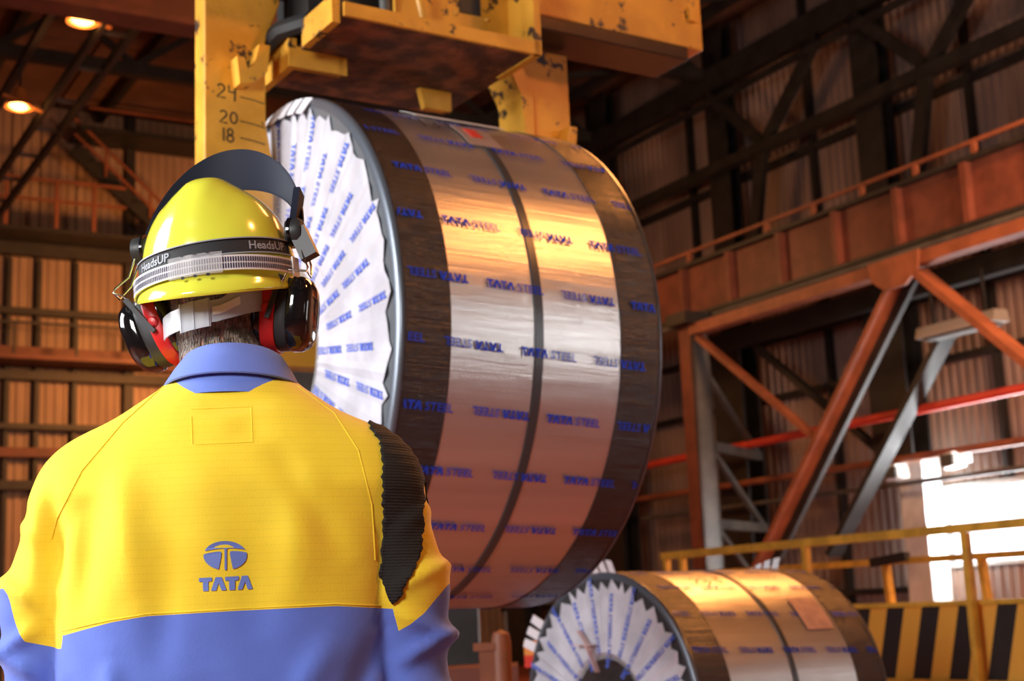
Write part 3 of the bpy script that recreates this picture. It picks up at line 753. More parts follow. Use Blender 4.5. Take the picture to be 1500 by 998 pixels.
# ================================================================== the man: signed-distance modelling, then surface nets
def surface_nets(F, lo, h):
    I = F < 0; nx, ny, nz = F.shape
    P = np.zeros((nx-1, ny-1, nz-1, 3)); Cn = np.zeros((nx-1, ny-1, nz-1))
    base = [(0,0,0),(1,0,0),(0,1,0),(1,1,0),(0,0,1),(1,0,1),(0,1,1),(1,1,1)]
    sl = lambda o: tuple(slice(o[i], F.shape[i]-1+o[i]) for i in range(3))
    for a in base:
        for ax in range(3):
            if a[ax]: continue
            b = list(a); b[ax] = 1
            fa, fb = F[sl(a)], F[sl(b)]; cr = (fa < 0) != (fb < 0)
            t = np.where(cr, fa / np.where(cr, fa - fb, 1), 0)
            for k in range(3): P[..., k] += np.where(cr, a[k] + (t if k == ax else 0), 0)
            Cn += cr
    idx = -np.ones(Cn.shape, int); act = Cn > 0; idx[act] = np.arange(act.sum())
    g = np.stack(np.meshgrid(*[np.arange(n) for n in Cn.shape], indexing='ij'), -1)
    V = (g[act] + P[act] / Cn[act][:, None]) * h + np.array(lo)
    Q = []
    for ax in range(3):
        u, v = (ax+1) % 3, (ax+2) % 3
        s0 = [slice(1, -1)]*3; s1 = [slice(1, -1)]*3
        s0[ax] = slice(0, -1); s1[ax] = slice(1, None)
        a_, b_ = I[tuple(s0)], I[tuple(s1)]; cr = np.argwhere(a_ != b_)
        if len(cr) == 0: continue
        c = cr.copy()
        for k in range(3):
            if k != ax: c[:, k] += 1
        flip = ~a_[tuple(cr.T)]
        def cell(du, dv):
            d = c.copy(); d[:, u] -= du; d[:, v] -= dv; return idx[tuple(d.T)]
        q = np.stack([cell(1, 1), cell(0, 1), cell(0, 0), cell(1, 0)], 1)
        q[flip] = q[flip][:, ::-1]; Q.append(q)
    return V, np.concatenate(Q)

def grid(lo, hi, h):
    ax = [np.arange(lo[i], hi[i] + h, h) for i in range(3)]
    return np.meshgrid(*ax, indexing='ij', sparse=True), [len(a) for a in ax]
def smin(a, b, k):
    k = np.maximum(k, 1e-5); hh = np.clip(.5 + .5*(b-a)/k, 0, 1)
    return b*(1-hh) + a*hh - k*hh*(1-hh)
def cone(X, Y, Z, p, q, r0, r1, sy=1.0):
    p, q = np.array(p, float), np.array(q, float); d = q - p; L2 = d @ d
    t = np.clip(((X-p[0])*d[0] + (Y-p[1])*d[1] + (Z-p[2])*d[2]) / L2, 0, 1)
    return np.sqrt((X-p[0]-t*d[0])**2 + ((Y-p[1]-t*d[1])/sy)**2 + (Z-p[2]-t*d[2])**2) - (r0 + (r1-r0)*t)
def ell(X, Y, Z, c, r):
    q = np.sqrt(((X-c[0])/r[0])**2 + ((Y-c[1])/r[1])**2 + ((Z-c[2])/r[2])**2)
    return (q - 1) * min(r)
def pch(z, zs, vs): # smooth interpolation through a profile
    zz = np.linspace(zs[0], zs[-1], 400); vv = np.interp(zz, zs, vs)
    kx = np.exp(-np.linspace(-2, 2, 31)**2); kx /= kx.sum()
    vv = np.convolve(np.pad(vv, 15, mode='edge'), kx, 'valid')
    return np.interp(z, zz, vv)

YP = 2.06                                  # depth of the spine
XO = at(333, 700, YP).x
def wx(px, py, Y=1.93): p = at(px, py, Y); return p.x - XO, p.z   # across and height, person's own frame

SH = [np.array((s*.194, .01, 1.355)) for s in (-1, 1)]
MD = [np.array((x_, .015, 1.21)) for x_ in (-.247, .236)]
EL = [np.array((s*.243 - .006, .03, 1.06)) for s in (-1, 1)]
WR = [np.array((s*.250, .12, .845)) for s in (-1, 1)]
TZ = [.70, .80, 1.0, 1.15, 1.28, 1.36, 1.41, 1.445, 1.475, 1.50, 1.525, 1.58]
TW = [.232, .232, .232, .236, .243, .236, .214, .190, .158, .122, .088, .072]
TD = [.160, .160, .150, .152, .156, .150, .136, .120, .103, .090, .078, .072]
TY = [.0, .0, .0, .0, .0, .004, .010, .016, .024, .032, .042, .055]
def torso(X, Y, Z, grow=0.0):
    w_ = pch(Z, TZ, TW) + grow; d_ = pch(Z, TZ, TD) + grow; y_ = pch(Z, TZ, TY); p = 2.35
    q = ((np.abs(X)/w_)**p + (np.abs(Y-y_)/d_)**p)**(1/p)
    return (q - 1) * np.minimum(w_, d_) * .9
def arm(X, Y, Z, i, grow=0.0):
    a = smin(cone(X, Y, Z, SH[i], MD[i], .078+grow, .076+grow, 1.08), cone(X, Y, Z, MD[i], EL[i], .076+grow, .066+grow, 1.06), .01)
    b = cone(X, Y, Z, EL[i], WR[i], .064+grow, .047+grow)
    return smin(a, b, .03)

man = None
# ---------------- body: one continuous surface (head, neck, trunk, arms, hands, legs, feet)
HC = np.array((at(324, 400, 2.12).x - XO, .07, 0)); HC[2] = 1.660
YAW, TILT, NOD = radians(-8), radians(-2.2), radians(3)
HROT = np.array((Matrix.Rotation(YAW, 3, 'Z') @ Matrix.Rotation(TILT, 3, 'Y') @ Matrix.Rotation(NOD, 3, 'X')))
def hloc(X, Y, Z): # coordinates in the head's own frame
    d = [X - HC[0], Y - HC[1], Z - HC[2]]
    return [sum(HROT[j, i] * d[j] for j in range(3)) for i in range(3)]
def hw(p): return HROT @ np.array(p, float) + HC
h = .0068
G, dims = grid((-.38, -.26, -.01), (.38, .36, 1.86), h)
X, Y, Z = G
F = np.full(dims, 1.0)
def put(fn, lo, hi, k=.02): # blend a primitive in, only inside its own box
    sl = tuple(slice(max(0, int((lo[i] - (-.38, -.26, -.01)[i])/h) - 4), int((hi[i] - (-.38, -.26, -.01)[i])/h) + 5) for i in range(3))
    sx, sy, sz = X[sl[0]], Y[:, sl[1]], Z[:, :, sl[2]]
    F[sl] = smin(F[sl], np.broadcast_to(fn(sx, sy, sz), F[sl].shape), k)
def putc(p, q, r0, r1, k=.02, sy=1.0):
    p, q = np.array(p), np.array(q); r = max(r0, r1) * max(sy, 1) + k
    put(lambda a, b, c: cone(a, b, c, p, q, r0, r1, sy), np.minimum(p, q) - r, np.maximum(p, q) + r, k)
put(lambda a, b, c: np.maximum(torso(a, b, c, -.028), np.maximum(.86 - c, c - 1.56)), (-.26, -.2, .80), (.26, .2, 1.6), .01)
putc((0, .0, .95), (0, .0, .90), .130, .12, .04)
for i, s in enumerate((-1, 1)):
    putc(SH[i], EL[i], .055, .045, .03); putc(EL[i], WR[i], .044, .030, .015)
    K = np.array((s*.105, .02, .48)); A_ = np.array((s*.115, -.03, .09))
    putc((s*.095, 0, .86), K, .092, .062, .03); putc(K, A_, .060, .042, .02)
    putc(A_ + (0, -.02, -.045), A_ + (s*.015, .17, -.055), .040, .030, .02)
    # hand: palm, four fingers in two bends each, thumb from the side
    hp = WR[i] + np.array((-s*.004, .03, -.085)); u_ = np.array((0, .28, -.96)); f_ = np.array((-s*.12, .99, .1))
    put(lambda a, b, c: ell(a, b, c, hp, (.020, .043, .052)), hp - .07, hp + .07, .012)
    for kf, (oy, L) in enumerate(((.030, .040), (.010, .045), (-.010, .042), (-.029, .034))):
        b0 = hp + np.array((0, oy, -.038)); b1 = b0 + np.array((-s*.010, .012, -L)); b2 = b1 + np.array((-s*.026, .004, -L*.6))
        putc(b0, b1, .0098, .0088, .004); putc(b1, b2, .0088, .0072, .003)
    t0 = hp + np.array((-s*.004, .030, .02)); t1 = t0 + np.array((-s*.012, .035, -.03)); t2 = t1 + np.array((-s*.010, .012, -.032))
    putc(t0, t1, .0125, .0105, .006); putc(t1, t2, .0105, .0085, .003)
# neck and head
putc((0, .03, 1.46), HC + (0, -.015, -.06), .064, .058, .03)
def head(a, b, c):
    x, y, z = hloc(a, b, c)
    f = ell(x, y, z, (0, -.005, .03), (.077, .098, .095))
    f = smin(f, ell(x, y, z, (0, .030, -.045), (.058, .068, .075)), .04)          # jaw
    f = smin(f, ell(x, y, z, (0, .106, -.020), (.015, .022, .018)), .008)
    f = smin(f, cone(x, y, z, (0, .094, .020), (0, .112, -.018), .009, .011), .008)         # nose
    f = smin(f, ell(x, y, z, (0, .092, -.056), (.024, .012, .008)), .004)
    f = smin(f, ell(x, y, z, (0, .090, -.071), (.021, .012, .008)), .004)         # lips
    f = smin(f, ell(x, y, z, (0, .080, -.098), (.022, .018, .016)), .015)         # chin
    f = smin(f, ell(x, y, z, (0, .084, .030), (.045, .012, .010)), .012)          # brow
    for s in (-1, 1):
        f = np.maximum(f, -ell(x, y, z, (s*.031, .102, .008), (.019, .018, .013)))
        f = smin(f, ell(x, y, z, (s*.078, -.005, -.005), (.010, .020, .032)), .006) # ear
    return f
put(head, HC - .15, HC + .16, .025)
V, Q = surface_nets(F, (-.38, -.26, -.01), h)
M_SKIN = mat('skin', (.62, .30, .21), .5, 0, .15, 20)
man = link_mesh('person', [tuple(v) for v in V], Q.tolist(), M_SKIN, 80)
man.location = (XO, YP, 0); META['person'] = (FW, (XO, YP, 0))
setp(man, 'man seen from behind in a yellow and blue jacket, looking up at the hanging coil', 'person')
def kid(name, V, Fc, m, parent=man, smooth=80):
    o = link_mesh(name, [tuple(v) for v in V], [tuple(f) for f in Fc], m, smooth); o.parent = parent
    META[o.name] = (FW, (XO, YP, 0)); return o
def kmb(name, mb, m, parent=man, smooth=50): return kid(name, mb.v, mb.f, m, parent, smooth)

# ---------------- cloth materials
def cloth(name, c, rip=True):
    m = mat(name, c, .75, 0, .06, 14, bump=.05, bscale=300)
    nt = m.node_tree; b = nt.nodes['Principled BSDF']; b.inputs['Sheen Weight'].default_value = .15; b.inputs['Specular IOR Level'].default_value = .25
    if rip: # faint ripstop lines woven across the cloth
        tc = nt.nodes.new('ShaderNodeTexCoord'); s = nt.nodes.new('ShaderNodeSeparateXYZ'); nt.links.new(tc.outputs['Object'], s.inputs[0])
        ln = math(nt, 'GREATER_THAN', math(nt, 'FRACT', math(nt, 'MULTIPLY', s.outputs[2], 95)), .9)
        ds = math(nt, 'GREATER_THAN', math(nt, 'FRACT', math(nt, 'MULTIPLY', s.outputs[0], 190)), .35)
        base = b.inputs['Base Color'].links[0].from_socket
        mx = nt.nodes.new('ShaderNodeMix'); mx.data_type = 'RGBA'; nt.links.new(math(nt, 'MULTIPLY', math(nt, 'MULTIPLY', ln, ds), .22), mx.inputs[0])
        nt.links.new(base, mx.inputs[6]); mx.inputs[7].default_value = (*[k*.55 for k in c], 1); nt.links.new(mx.outputs[2], b.inputs['Base Color'])
    return m
M_JY = cloth('yellow_cloth', (.93, .68, .035)); M_JB = cloth('blue_cloth', (.12, .195, .66), False)
M_COLLAR = cloth('collar_cloth', (.15, .23, .68), False)
M_RIB = mat('black_rib_knit', (.012, .011, .010), .85)
nt = M_RIB.node_tree; b = nt.nodes['Principled BSDF']
tc = nt.nodes.new('ShaderNodeTexCoord'); wv = nt.nodes.new('ShaderNodeTexWave'); wv.bands_direction = 'Z'; wv.inputs['Scale'].default_value = 75; wv.inputs['Distortion'].default_value = 3.0; wv.inputs['Detail Scale'].default_value = 6
nt.links.new(tc.outputs['Object'], wv.inputs[0]); bp = nt.nodes.new('ShaderNodeBump'); bp.inputs['Strength'].default_value = .45; bp.inputs['Distance'].default_value = .003
nt.links.new(wv.outputs[0], bp.inputs['Height']); nt.links.new(bp.outputs[0], b.inputs['Normal'])

# ---------------- jacket surface
h2 = .0062; lo = (-.39, -.25, .74); 
(X, Y, Z), dims = grid(lo, (.39, .25, 1.60), h2)
FT = torso(X, Y, Z); FA = [arm(X, Y, Z, i) for i in (0, 1)]
def fold(x0, z0, x1, z1, amp, sg, side=-1):
    d = np.array((x1-x0, z1-z0)); L2 = d @ d
    t = np.clip(((X-x0)*d[0] + (Z-z0)*d[1]) / L2, 0, 1)
    r2 = (X-x0-t*d[0])**2 + (Z-z0-t*d[1])**2
    return amp * np.exp(-r2/(2*sg*sg)) * np.sin(pi*np.clip(t, .04, .96)) * (1/(1+np.exp(side*-60*(Y+.02*side))))
FD = np.zeros(dims)
for (a, bb, c_, d_, am, sg) in ((-.12, 1.40, -.09, 1.20, .007, .018), (-.155, 1.36, -.17, 1.18, -.006, .016), (.13, 1.40, .12, 1.18, .006, .02), (.08, 1.42, .19, 1.24, -.005, .014),
        (-.02, 1.44, .02, 1.22, .004, .03), (.06, 1.32, .07, 1.14, -.004, .018), (-.05, 1.30, -.06, 1.10, -.004, .016), (-.23, 1.38, -.21, 1.22, -.006, .012), (-.255, 1.36, -.25, 1.2, .005, .012),
        (.17, 1.16, .10, 1.04, .006, .014), (-.13, 1.14, -.12, .98, .008, .012), (.0, 1.12, .02, .95, -.004, .02), (-.20, 1.12, -.16, .98, -.005, .012), (.22, 1.16, .16, 1.0, -.005, .012), (-.03, 1.475, .09, 1.475, -.003, .012), (.05, 1.46, .05, 1.41, -.003, .02)):
    FD = FD + fold(a, bb, c_, d_, am, sg)
for s in (-1, 1):
    for (z0, dz, am) in ((1.22, .03, .006), (1.17, -.03, .006), (1.12, .03, .007), (1.08, -.02, .007), (1.30, .05, .004)):
        FD = FD + am * np.exp(-((Z - z0 - dz*(np.abs(X)-.26)/.07)**2)/(2*.009**2)) * np.clip((s*X-.235)/.03, 0, 1)
kz = .004 + .06*np.clip((Z-1.285)/.07, 0, 1)**1.0
FJ = smin(smin(FT, FA[0], kz), FA[1], kz) - FD*1.5
FJ = np.maximum(FJ, Z - 1.548 + .45*np.maximum(0, Y - .03))
FJ = np.maximum(FJ, .775 - Z + 0*X)
V, Q = surface_nets(FJ, lo, h2)
tri = np.concatenate([Q[:, [0, 1, 2]], Q[:, [0, 2, 3]]])
def samp(fn): return fn(V[:, 0], V[:, 1], V[:, 2])
ft = samp(torso); fa = [samp(lambda a, b_, c: arm(a, b_, c, i)) for i in (0, 1)]
# colour seams measured on the photo: across the back, and around each sleeve
def line(pts, Y=1.93): a = np.array([wx(*p, Y) for p in pts]); return a[:, 0], a[:, 1]
tx, tz = line([(75, 932), (160, 912), (215, 903), (349, 895), (489, 888), (569, 892)], 1.91)
lx, lz = line([(-5, 862), (4, 872), (14, 915), (30, 941), (80, 951)], 1.98)
rx, rz = line([(576, 928), (600, 915), (619, 899), (640, 872), (656, 850)], 1.98)
x, y, z = V.T
crease_l, crease_r = wx(76, 880)[0], wx(571, 900)[0]
low = z < 1.40
sl_l = (x < crease_l) & low; sl_r = (x > crease_r) & low
S = z - np.interp(x, tx, tz)
S = np.where(sl_l, z - np.interp(x, lx, lz), S); S = np.where(sl_r, z - np.interp(x, rx, rz), S)
S = np.where(z > 1.40, .2, S)
def clip(V, T, s, keep=1): # the part of a triangle mesh where s has the wanted sign, cut exactly along s = 0
    s = s * keep; out = []; Vn = list(map(tuple, V)); cache = {}
    ins = s > 0; cnt = ins[T].sum(1)
    out += [tuple(t) for t in T[cnt == 3]]
    for t in T[(cnt > 0) & (cnt < 3)]:
        pl = []
        for k in range(3):
            a, b_ = int(t[k]), int(t[(k+1) % 3])
            if s[a] > 0: pl.append(a)
            if (s[a] > 0) != (s[b_] > 0):
                key = (min(a, b_), max(a, b_))
                if key not in cache:
                    f = s[a] / (s[a] - s[b_]); cache[key] = len(Vn); Vn.append(tuple(V[a] + (V[b_]-V[a])*f))
                pl.append(cache[key])
        out.append(tuple(pl))
    Vn = np.array(Vn); used = np.unique([i for f in out for i in f]); mp = -np.ones(len(Vn), int); mp[used] = np.arange(len(used))
    return Vn[used], [tuple(mp[list(f)]) for f in out]
jv, jf = clip(V, tri, S, -1)
jacket = kid('jacket', jv, jf, M_JB, man, 70); jacket['label'] = 'blue lower part of the work jacket with sleeves'
yv, yf = clip(V, tri, S, 1)
yoke = kid('yoke', yv, yf, M_JY, jacket, 70); yoke['label'] = 'yellow shoulder part of the work jacket'
full = BVHTree.FromPolygons([tuple(v) for v in V], [tuple(t) for t in tri])
# black knitted stretch panel over the right shoulder
pl = np.array([wx(px, py, 1.94) for px, py in ((527, 606), (536, 620), (546, 634), (553, 655), (556, 680), (556, 760), (552, 824), (550, 844), (561, 868), (571, 888))])
pr = np.array([wx(px, py, 1.94) for px, py in ((590, 606), (598, 634), (604, 655), (607, 680), (611, 720), (611, 772), (608, 815), (600, 838), (584, 868), (572, 888))])
def ramp(p, zq): o_ = np.argsort(p[:, 1]); return np.interp(zq, p[o_, 1], p[o_, 0])
ruff = .0012*np.sin(z*520 + x*40) + .001*np.sin(z*190)
SP = np.minimum(np.minimum(x - ramp(pl, z) + ruff, ramp(pr, z) - x + ruff), np.minimum(z - pl[-1, 1], .10 - y))
me_n = np.zeros_like(V); e1 = V[tri[:, 1]] - V[tri[:, 0]]; e2 = V[tri[:, 2]] - V[tri[:, 0]]; nn = np.cross(e1, e2)
for k in range(3): np.add.at(me_n, tri[:, k], nn)
me_n /= np.linalg.norm(me_n, axis=1)[:, None] + 1e-12
VP = V + me_n * (.0045 + .0009*np.sin(z*420)[:, None]*np.ones(3))
pv, pf = clip(VP, tri, SP, 1)
pan = kid('stretch_panel', pv, pf, M_RIB, jacket, 80); pan['label'] = 'black ribbed stretch panel over the right shoulder'
sol = pan.modifiers.new('thickness', 'SOLIDIFY'); sol.thickness = .006; sol.offset = -1
# raised seams: raglan seam on the left, seam line along the colour change, name patch stitched between the shoulders
def on_back(px, py, lift=.0015):
    r = (at(px, py, 2.0) - Vector((0, 0, EYE))).normalized(); o_ = Vector((0, 0, EYE)) - Vector((XO, YP, 0))
    hit = full.ray_cast(o_, r)
    return (hit[0] + hit[1] * lift) if hit[0] else (o_ + r * 2.0)
def seam(name, pts, r=.0018, m=M_JY):
    P = []
    for a, b_ in zip(pts[:-1], pts[1:]):
        n = max(2, int(np.hypot(a[0]-b_[0], a[1]-b_[1])/9))
        P += [on_back(a[0] + (b_[0]-a[0])*k/n, a[1] + (b_[1]-a[1])*k/n, .0002) for k in range(n)]
    return kmb(name, MB().tube(P, r, 6), m, jacket, 60)
seam('seam', [(82, 927), (160, 909), (215, 900), (349, 892), (489, 885), (566, 888)], .0010)
seam('seam', [(240, 566), (180, 620), (120, 690), (84, 760), (72, 800)], .0011)
seam('seam', [(436, 566), (490, 606), (525, 660), (545, 740), (550, 830)], .0011)
seam('stitch_patch', [(280, 600), (368, 596), (370, 648), (282, 652), (280, 600)], .0006)
# emblem and word on the back, printed flat on the cloth
def zpt(zx, zy): return (260 + .1303*zx, 760 + .1303*zy)
ex = lambda a: (537 + 243*cos(radians(a)), 415 - 163*sin(radians(a)))
pieces = [[ex(a) for a in range(22, 160, 6)] + [(312, 365), (380, 350), (450, 339), (505, 334), (528, 340), (530, 578), (553, 578), (554, 340), (575, 332), (640, 333), (700, 338), (762, 348)],
          [(300, 400), (360, 384), (430, 373), (480, 370), (494, 382), (492, 420), (482, 480), (464, 570)] + [ex(a) for a in range(252, 178, -8)],
          [(590, 372), (610, 364), (680, 366), (740, 373), (776, 381)] + [ex(a) for a in range(4, -70, -8)] + [(622, 566), (605, 490), (588, 400)],
          [(243, 668), (388, 660), (388, 702), (349, 708), (350, 814), (290, 816), (287, 709), (245, 711)],
          [(378, 812), (430, 658), (496, 656), (551, 804), (496, 808), (463, 722), (436, 810)],
          [(536, 655), (686, 646), (686, 690), (646, 695), (645, 802), (581, 804), (579, 696), (537, 698)],
          [(673, 800), (722, 643), (788, 640), (845, 790), (788, 795), (759, 708), (728, 797)]]
for nm, grp in (('emblem', pieces[:3]), ('back_lettering', pieces[3:])):
    vs, fs = [], []
    for pc in grp:
        dn = []
        for p, q_ in zip(pc, pc[1:] + pc[:1]):
            n = max(1, int(np.hypot(p[0]-q_[0], p[1]-q_[1]) / 22))
            dn += [(p[0] + (q_[0]-p[0])*k/n, p[1] + (q_[1]-p[1])*k/n) for k in range(n)]
        k0 = len(vs); vs += [on_back(*zpt(*p), .0014) for p in dn]
        fs += [tuple(k0 + i for i in tr) for tr in tessellate_polygon([[Vector((p[0], p[1], 0)) for p in dn]])]
    o = kid(nm, vs, fs, mat('blue_transfer', (.15, .23, .62), .5), jacket, None)

# ---------------- collar: stand and folded fall
def cone_loft(rings, seg=56, a0=0, a1=2*pi):
    mb = MB(); n = len(rings); V_ = []
    for (cx, cy, cz, rx_, ry_, tlt) in rings:
        for k in range(seg):
            a = a0 + (a1-a0)*k/seg
            V_.append((cx + rx_*cos(a), cy + ry_*sin(a), cz + tlt*sin(a)))
    Fc = [(i*seg+k, i*seg+(k+1) % seg, (i+1)*seg+(k+1) % seg, (i+1)*seg+k) for i in range(n-1) for k in range(seg)]
    return mb.add(V_, Fc)
cx = at(340, 540, 2.09).x - XO
col = cone_loft([(cx, .030, 1.485, .106, .096, -.010), (cx, .032, 1.512, .094, .086, -.012), (cx+.002, .038, 1.545, .074, .074, -.012), (cx+.002, .040, 1.553, .069, .070, -.012), (cx+.002, .040, 1.551, .064, .066, -.012), (cx+.002, .038, 1.52, .066, .068, -.012)])
co = kmb('collar', col, M_COLLAR, jacket, 60); co['label'] = 'blue folded collar'
col = cone_loft([(cx, .030, 1.510, .098, .094, -.012), (cx, .0315, 1.512, .101, .097, -.012), (cx+.001, .034, 1.536, .087, .086, -.012), (cx+.002, .038, 1.557, .073, .074, -.012), (cx+.002, .040, 1.560, .068, .070, -.012)])
kmb('collar_fall', col, M_COLLAR, co, 60)
# ---------------- trousers and boots
(X, Y, Z), dims = grid((-.26, -.22, .02), (.26, .22, 1.0), .010)
FTt = np.maximum(torso(X, Y, np.maximum(Z, .80), -.012), np.maximum(.84 - Z, Z - .98))
for s in (-1, 1):
    lg = smin(cone(X, Y, Z, (s*.10, 0, .88), (s*.108, .02, .48), .112, .085), cone(X, Y, Z, (s*.108, .02, .48), (s*.118, -.025, .10), .084, .078), .03)
    FTt = smin(FTt, lg, .03)
FTt = np.maximum(FTt, .06 - Z)
tv, tq = surface_nets(FTt, (-.26, -.22, .02), .010)
kid('trousers', tv, tq, M_JB, man, 80)
for s in (-1, 1):
    (X, Y, Z), dims = grid((s*.125-.075, -.16, -.02), (s*.125+.075, .24, .2), .008)
    fb = smin(cone(X, Y, Z, (s*.117, -.05, .05), (s*.13, .16, .04), .052, .047), cone(X, Y, Z, (s*.117, -.03, .06), (s*.117, -.03, .16), .056, .056), .02)
    fb = np.maximum(fb, .003 - Z)
    bv, bq = surface_nets(fb, (s*.125-.075, -.16, -.02), .008); kid('boot', bv, bq, M_BLACK, man, 80)

# ---------------- hair at the nape and sides: a close cap and fine strands
M_HAIR = mat('grey_brown_hair', (.36, .31, .26), .5, 0, .5, 60, dark=(.12, .09, .065))
mb = MB(); rr = random.Random(5)
hb = BVHTree.FromObject(man, bpy.context.evaluated_depsgraph_get())
for k in range(5200):
    a = rr.uniform(-1.9, 1.9); zz = rr.uniform(-.085, .07)
    o_ = np.array((sin(a)*.2, -cos(a)*.2, zz)); hit = hb.ray_cast(Vector(hw(o_)), Vector(HROT @ np.array((-sin(a), cos(a), 0))))
    if not hit[0]: continue
    p = hit[0]; n = hit[1]
    dn = Vector(HROT @ np.array((rr.uniform(-.25, .25), 0, -1.0))); dn = (dn - n*dn.dot(n)).normalized(); sd = dn.cross(n).normalized()
    L = rr.uniform(.012, .024); w_ = .0007
    q0 = p + n*.0006; q1 = p + dn*L*.5 + n*.0045; q2 = p + dn*L + n*rr.uniform(.002, .006)
    mb.add([q0-sd*w_, q0+sd*w_, q1+sd*w_*.8, q1-sd*w_*.8, q2], [(0, 1, 2, 3), (3, 2, 4)])
hair = kmb('hair', mb, M_HAIR, man, None); hair['kind'] = 'stuff'; hair['label'] = 'short grey-brown hair at the nape'
for s in (-1, 1): # eyes looking up at the coil
    mbx = MB(); c_ = np.array((s*.031, .079, .008)); n_ = 12
    pr = [(np.sin(t_)*.0125, np.cos(t_)*.0125) for t_ in np.linspace(.02, pi-.02, 10)]
    def ev(rr_, yy): return [tuple(hw(c_ + np.array((rr_*cos(2*pi*k/n_), yy, rr_*sin(2*pi*k/n_))))) for k in range(n_)]
    mbx.add([p for rr_, yy in pr for p in ev(rr_, yy)], [(i*n_+k, i*n_+(k+1) % n_, (i+1)*n_+(k+1) % n_, (i+1)*n_+k) for i in range(9) for k in range(n_)])
    eye = kmb('eye', mbx, M_WHITE)
    mbx = MB(); mbx.add(ev(.0055, .0115) + ev(.0045, .0128), [(k, (k+1) % n_, n_+(k+1) % n_, n_+k) for k in range(n_)] + [tuple(n_+k for k in range(n_))])
    kmb('iris', mbx, M_BLACK, eye)

# ================================================================== hard hat, goggles band, ear defenders (worn, but they lift off)
HO = hw((0, -.004, .024))                                  # centre of the hat's rim plane
def hh(p): return tuple(HROT @ np.array(p, float) + HO + np.array((XO, YP, 0)))
def hmb(mb_pts): return [hh(p) for p in mb_pts]
class HMB(MB):                                             # mesh builder in the hat's own frame
    def add(s, vs, fs): return MB.add(s, [hh(p) for p in vs], fs)
hat_loc = hh((0, 0, -.03))
M_HAT = mat('hat_yellow', (.84, .87, .075), .16, coat=.6, spec=.6)
M_NAVY = mat('navy_plastic', (.010, .013, .028), .55, spec=.15)
M_BAND = mat('black_webbing', (.02, .022, .025), .7); M_GTRIM = mat('grey_trim', (.33, .36, .4), .6)
M_CLEAR = mat('milky_plastic', (.62, .67, .74), .25, 0, alpha=.62)
M_GLOSSB = mat('gloss_black', (.006, .006, .007), .08, coat=.8); M_MATTB = mat('matte_black', (.028, .030, .034), .45)
M_REDB = mat('red_plastic', (.62, .018, .02), .35); M_WIRE = mat('steel_wire', (.55, .54, .5), .25, 1.0)
hat = thing('hard_hat', 'yellow hard hat with raised dark visor on the man\'s head', 'helmet', hat_loc)
HZ = .143
def hat_pt(ph, v): # ph from the front, v from rim 0 to crown 1
    el = v * pi/2
    cr = cos(el)**.80; lf = .150 if cos(ph) > 0 else .138
    x_ = .1125*sin(ph)*cr; y_ = lf*cos(ph)*cr; z_ = HZ*sin(el)**.95
    if v > .25: # raised centre ridge with soft shoulders
        k = min(1, (v-.25)/.2); z_ += .009*k*(1/(1+exp((abs(x_)-.026)*230))) * (sin(el)**.5)
        n_ = np.array((x_/.0127, y_/.02, z_/.023)); n_ = n_/np.linalg.norm(n_)
        k2 = .006*k*(1/(1+exp((abs(x_)-.045)*200)))
        x_ += n_[0]*k2*.3; y_ += n_[1]*k2; z_ += n_[2]*k2
    z_ += .024*max(0, cos(ph))**1.5*(1-v)
    return (x_, y_, z_)
mb = HMB(); SEG = 144; prof = []
rim = [(-.042, 1.14), (-.045, 1.15), (-.044, 1.165), (-.038, 1.165), (-.026, 1.10), (-.012, 1.03)]
Vh = []; rows = []
for (zz, g) in rim:
    row = []
    for k in range(SEG):
        ph = 2*pi*k/SEG; p = hat_pt(ph, 0); f = max(0, cos(ph))**2; bk = max(0, -cos(ph))
        gg = 1 + (g-1)*(.22 + .62*bk + 1.6*f)
        row.append((p[0]*(1 + (g-1)*(.25+.3*bk)), p[1]*gg, zz*(.45 + .62*bk + .25*f) + .024*max(0, cos(ph))**1.5))
    rows.append(row)
for v in np.linspace(.0, .985, 34): rows.append([hat_pt(2*pi*k/SEG, v) for k in range(SEG)])
Vh = [p for r_ in rows for p in r_] + [(0, 0, hat_pt(0, 1.0)[2])]
Fh = [(i*SEG+k, i*SEG+(k+1) % SEG, (i+1)*SEG+(k+1) % SEG, (i+1)*SEG+k) for i in range(len(rows)-1) for k in range(SEG)]
Fh += [((len(rows)-1)*SEG+k, (len(rows)-1)*SEG+(k+1) % SEG, len(Vh)-1) for k in range(SEG)]
mb.add(Vh, Fh); sh = build(mb, 'shell', M_HAT, hat, smooth=60)
so = sh.modifiers.new('thickness', 'SOLIDIFY'); so.thickness = .003; so.offset = -1
def hat_ring(zf, lift, a0, a1, n, hgt): # a strap round the hat; zf gives its centre height for each angle
    o_, V_ = [], []
    for k in range(n+1):
        ph = a0 + (a1-a0)*k/n; zc = zf(ph)
        for j, dz in enumerate((-hgt/2, hgt/2)):
            z_ = zc + dz; s_ = min(.95, max(0, z_/HZ)); el = np.arcsin(s_**(1/.95)); cr = cos(el)**.80; lf = .150 if cos(ph) > 0 else .138
            for l in (lift, lift+.0025):
                V_.append((sin(ph)*(.1125*cr+l), cos(ph)*(lf*cr+l), z_))
    F_ = []
    for k in range(n):
        i = 4*k; F_ += [(i+1, i+3, i+7, i+5), (i, i+4, i+6, i+2), (i, i+1, i+5, i+4), (i+2, i+6, i+7, i+3)]
    F_ += [(0, 2, 3, 1), (4*n, 4*n+1, 4*n+3, 4*n+2)]
    return HMB().add(V_, F_)
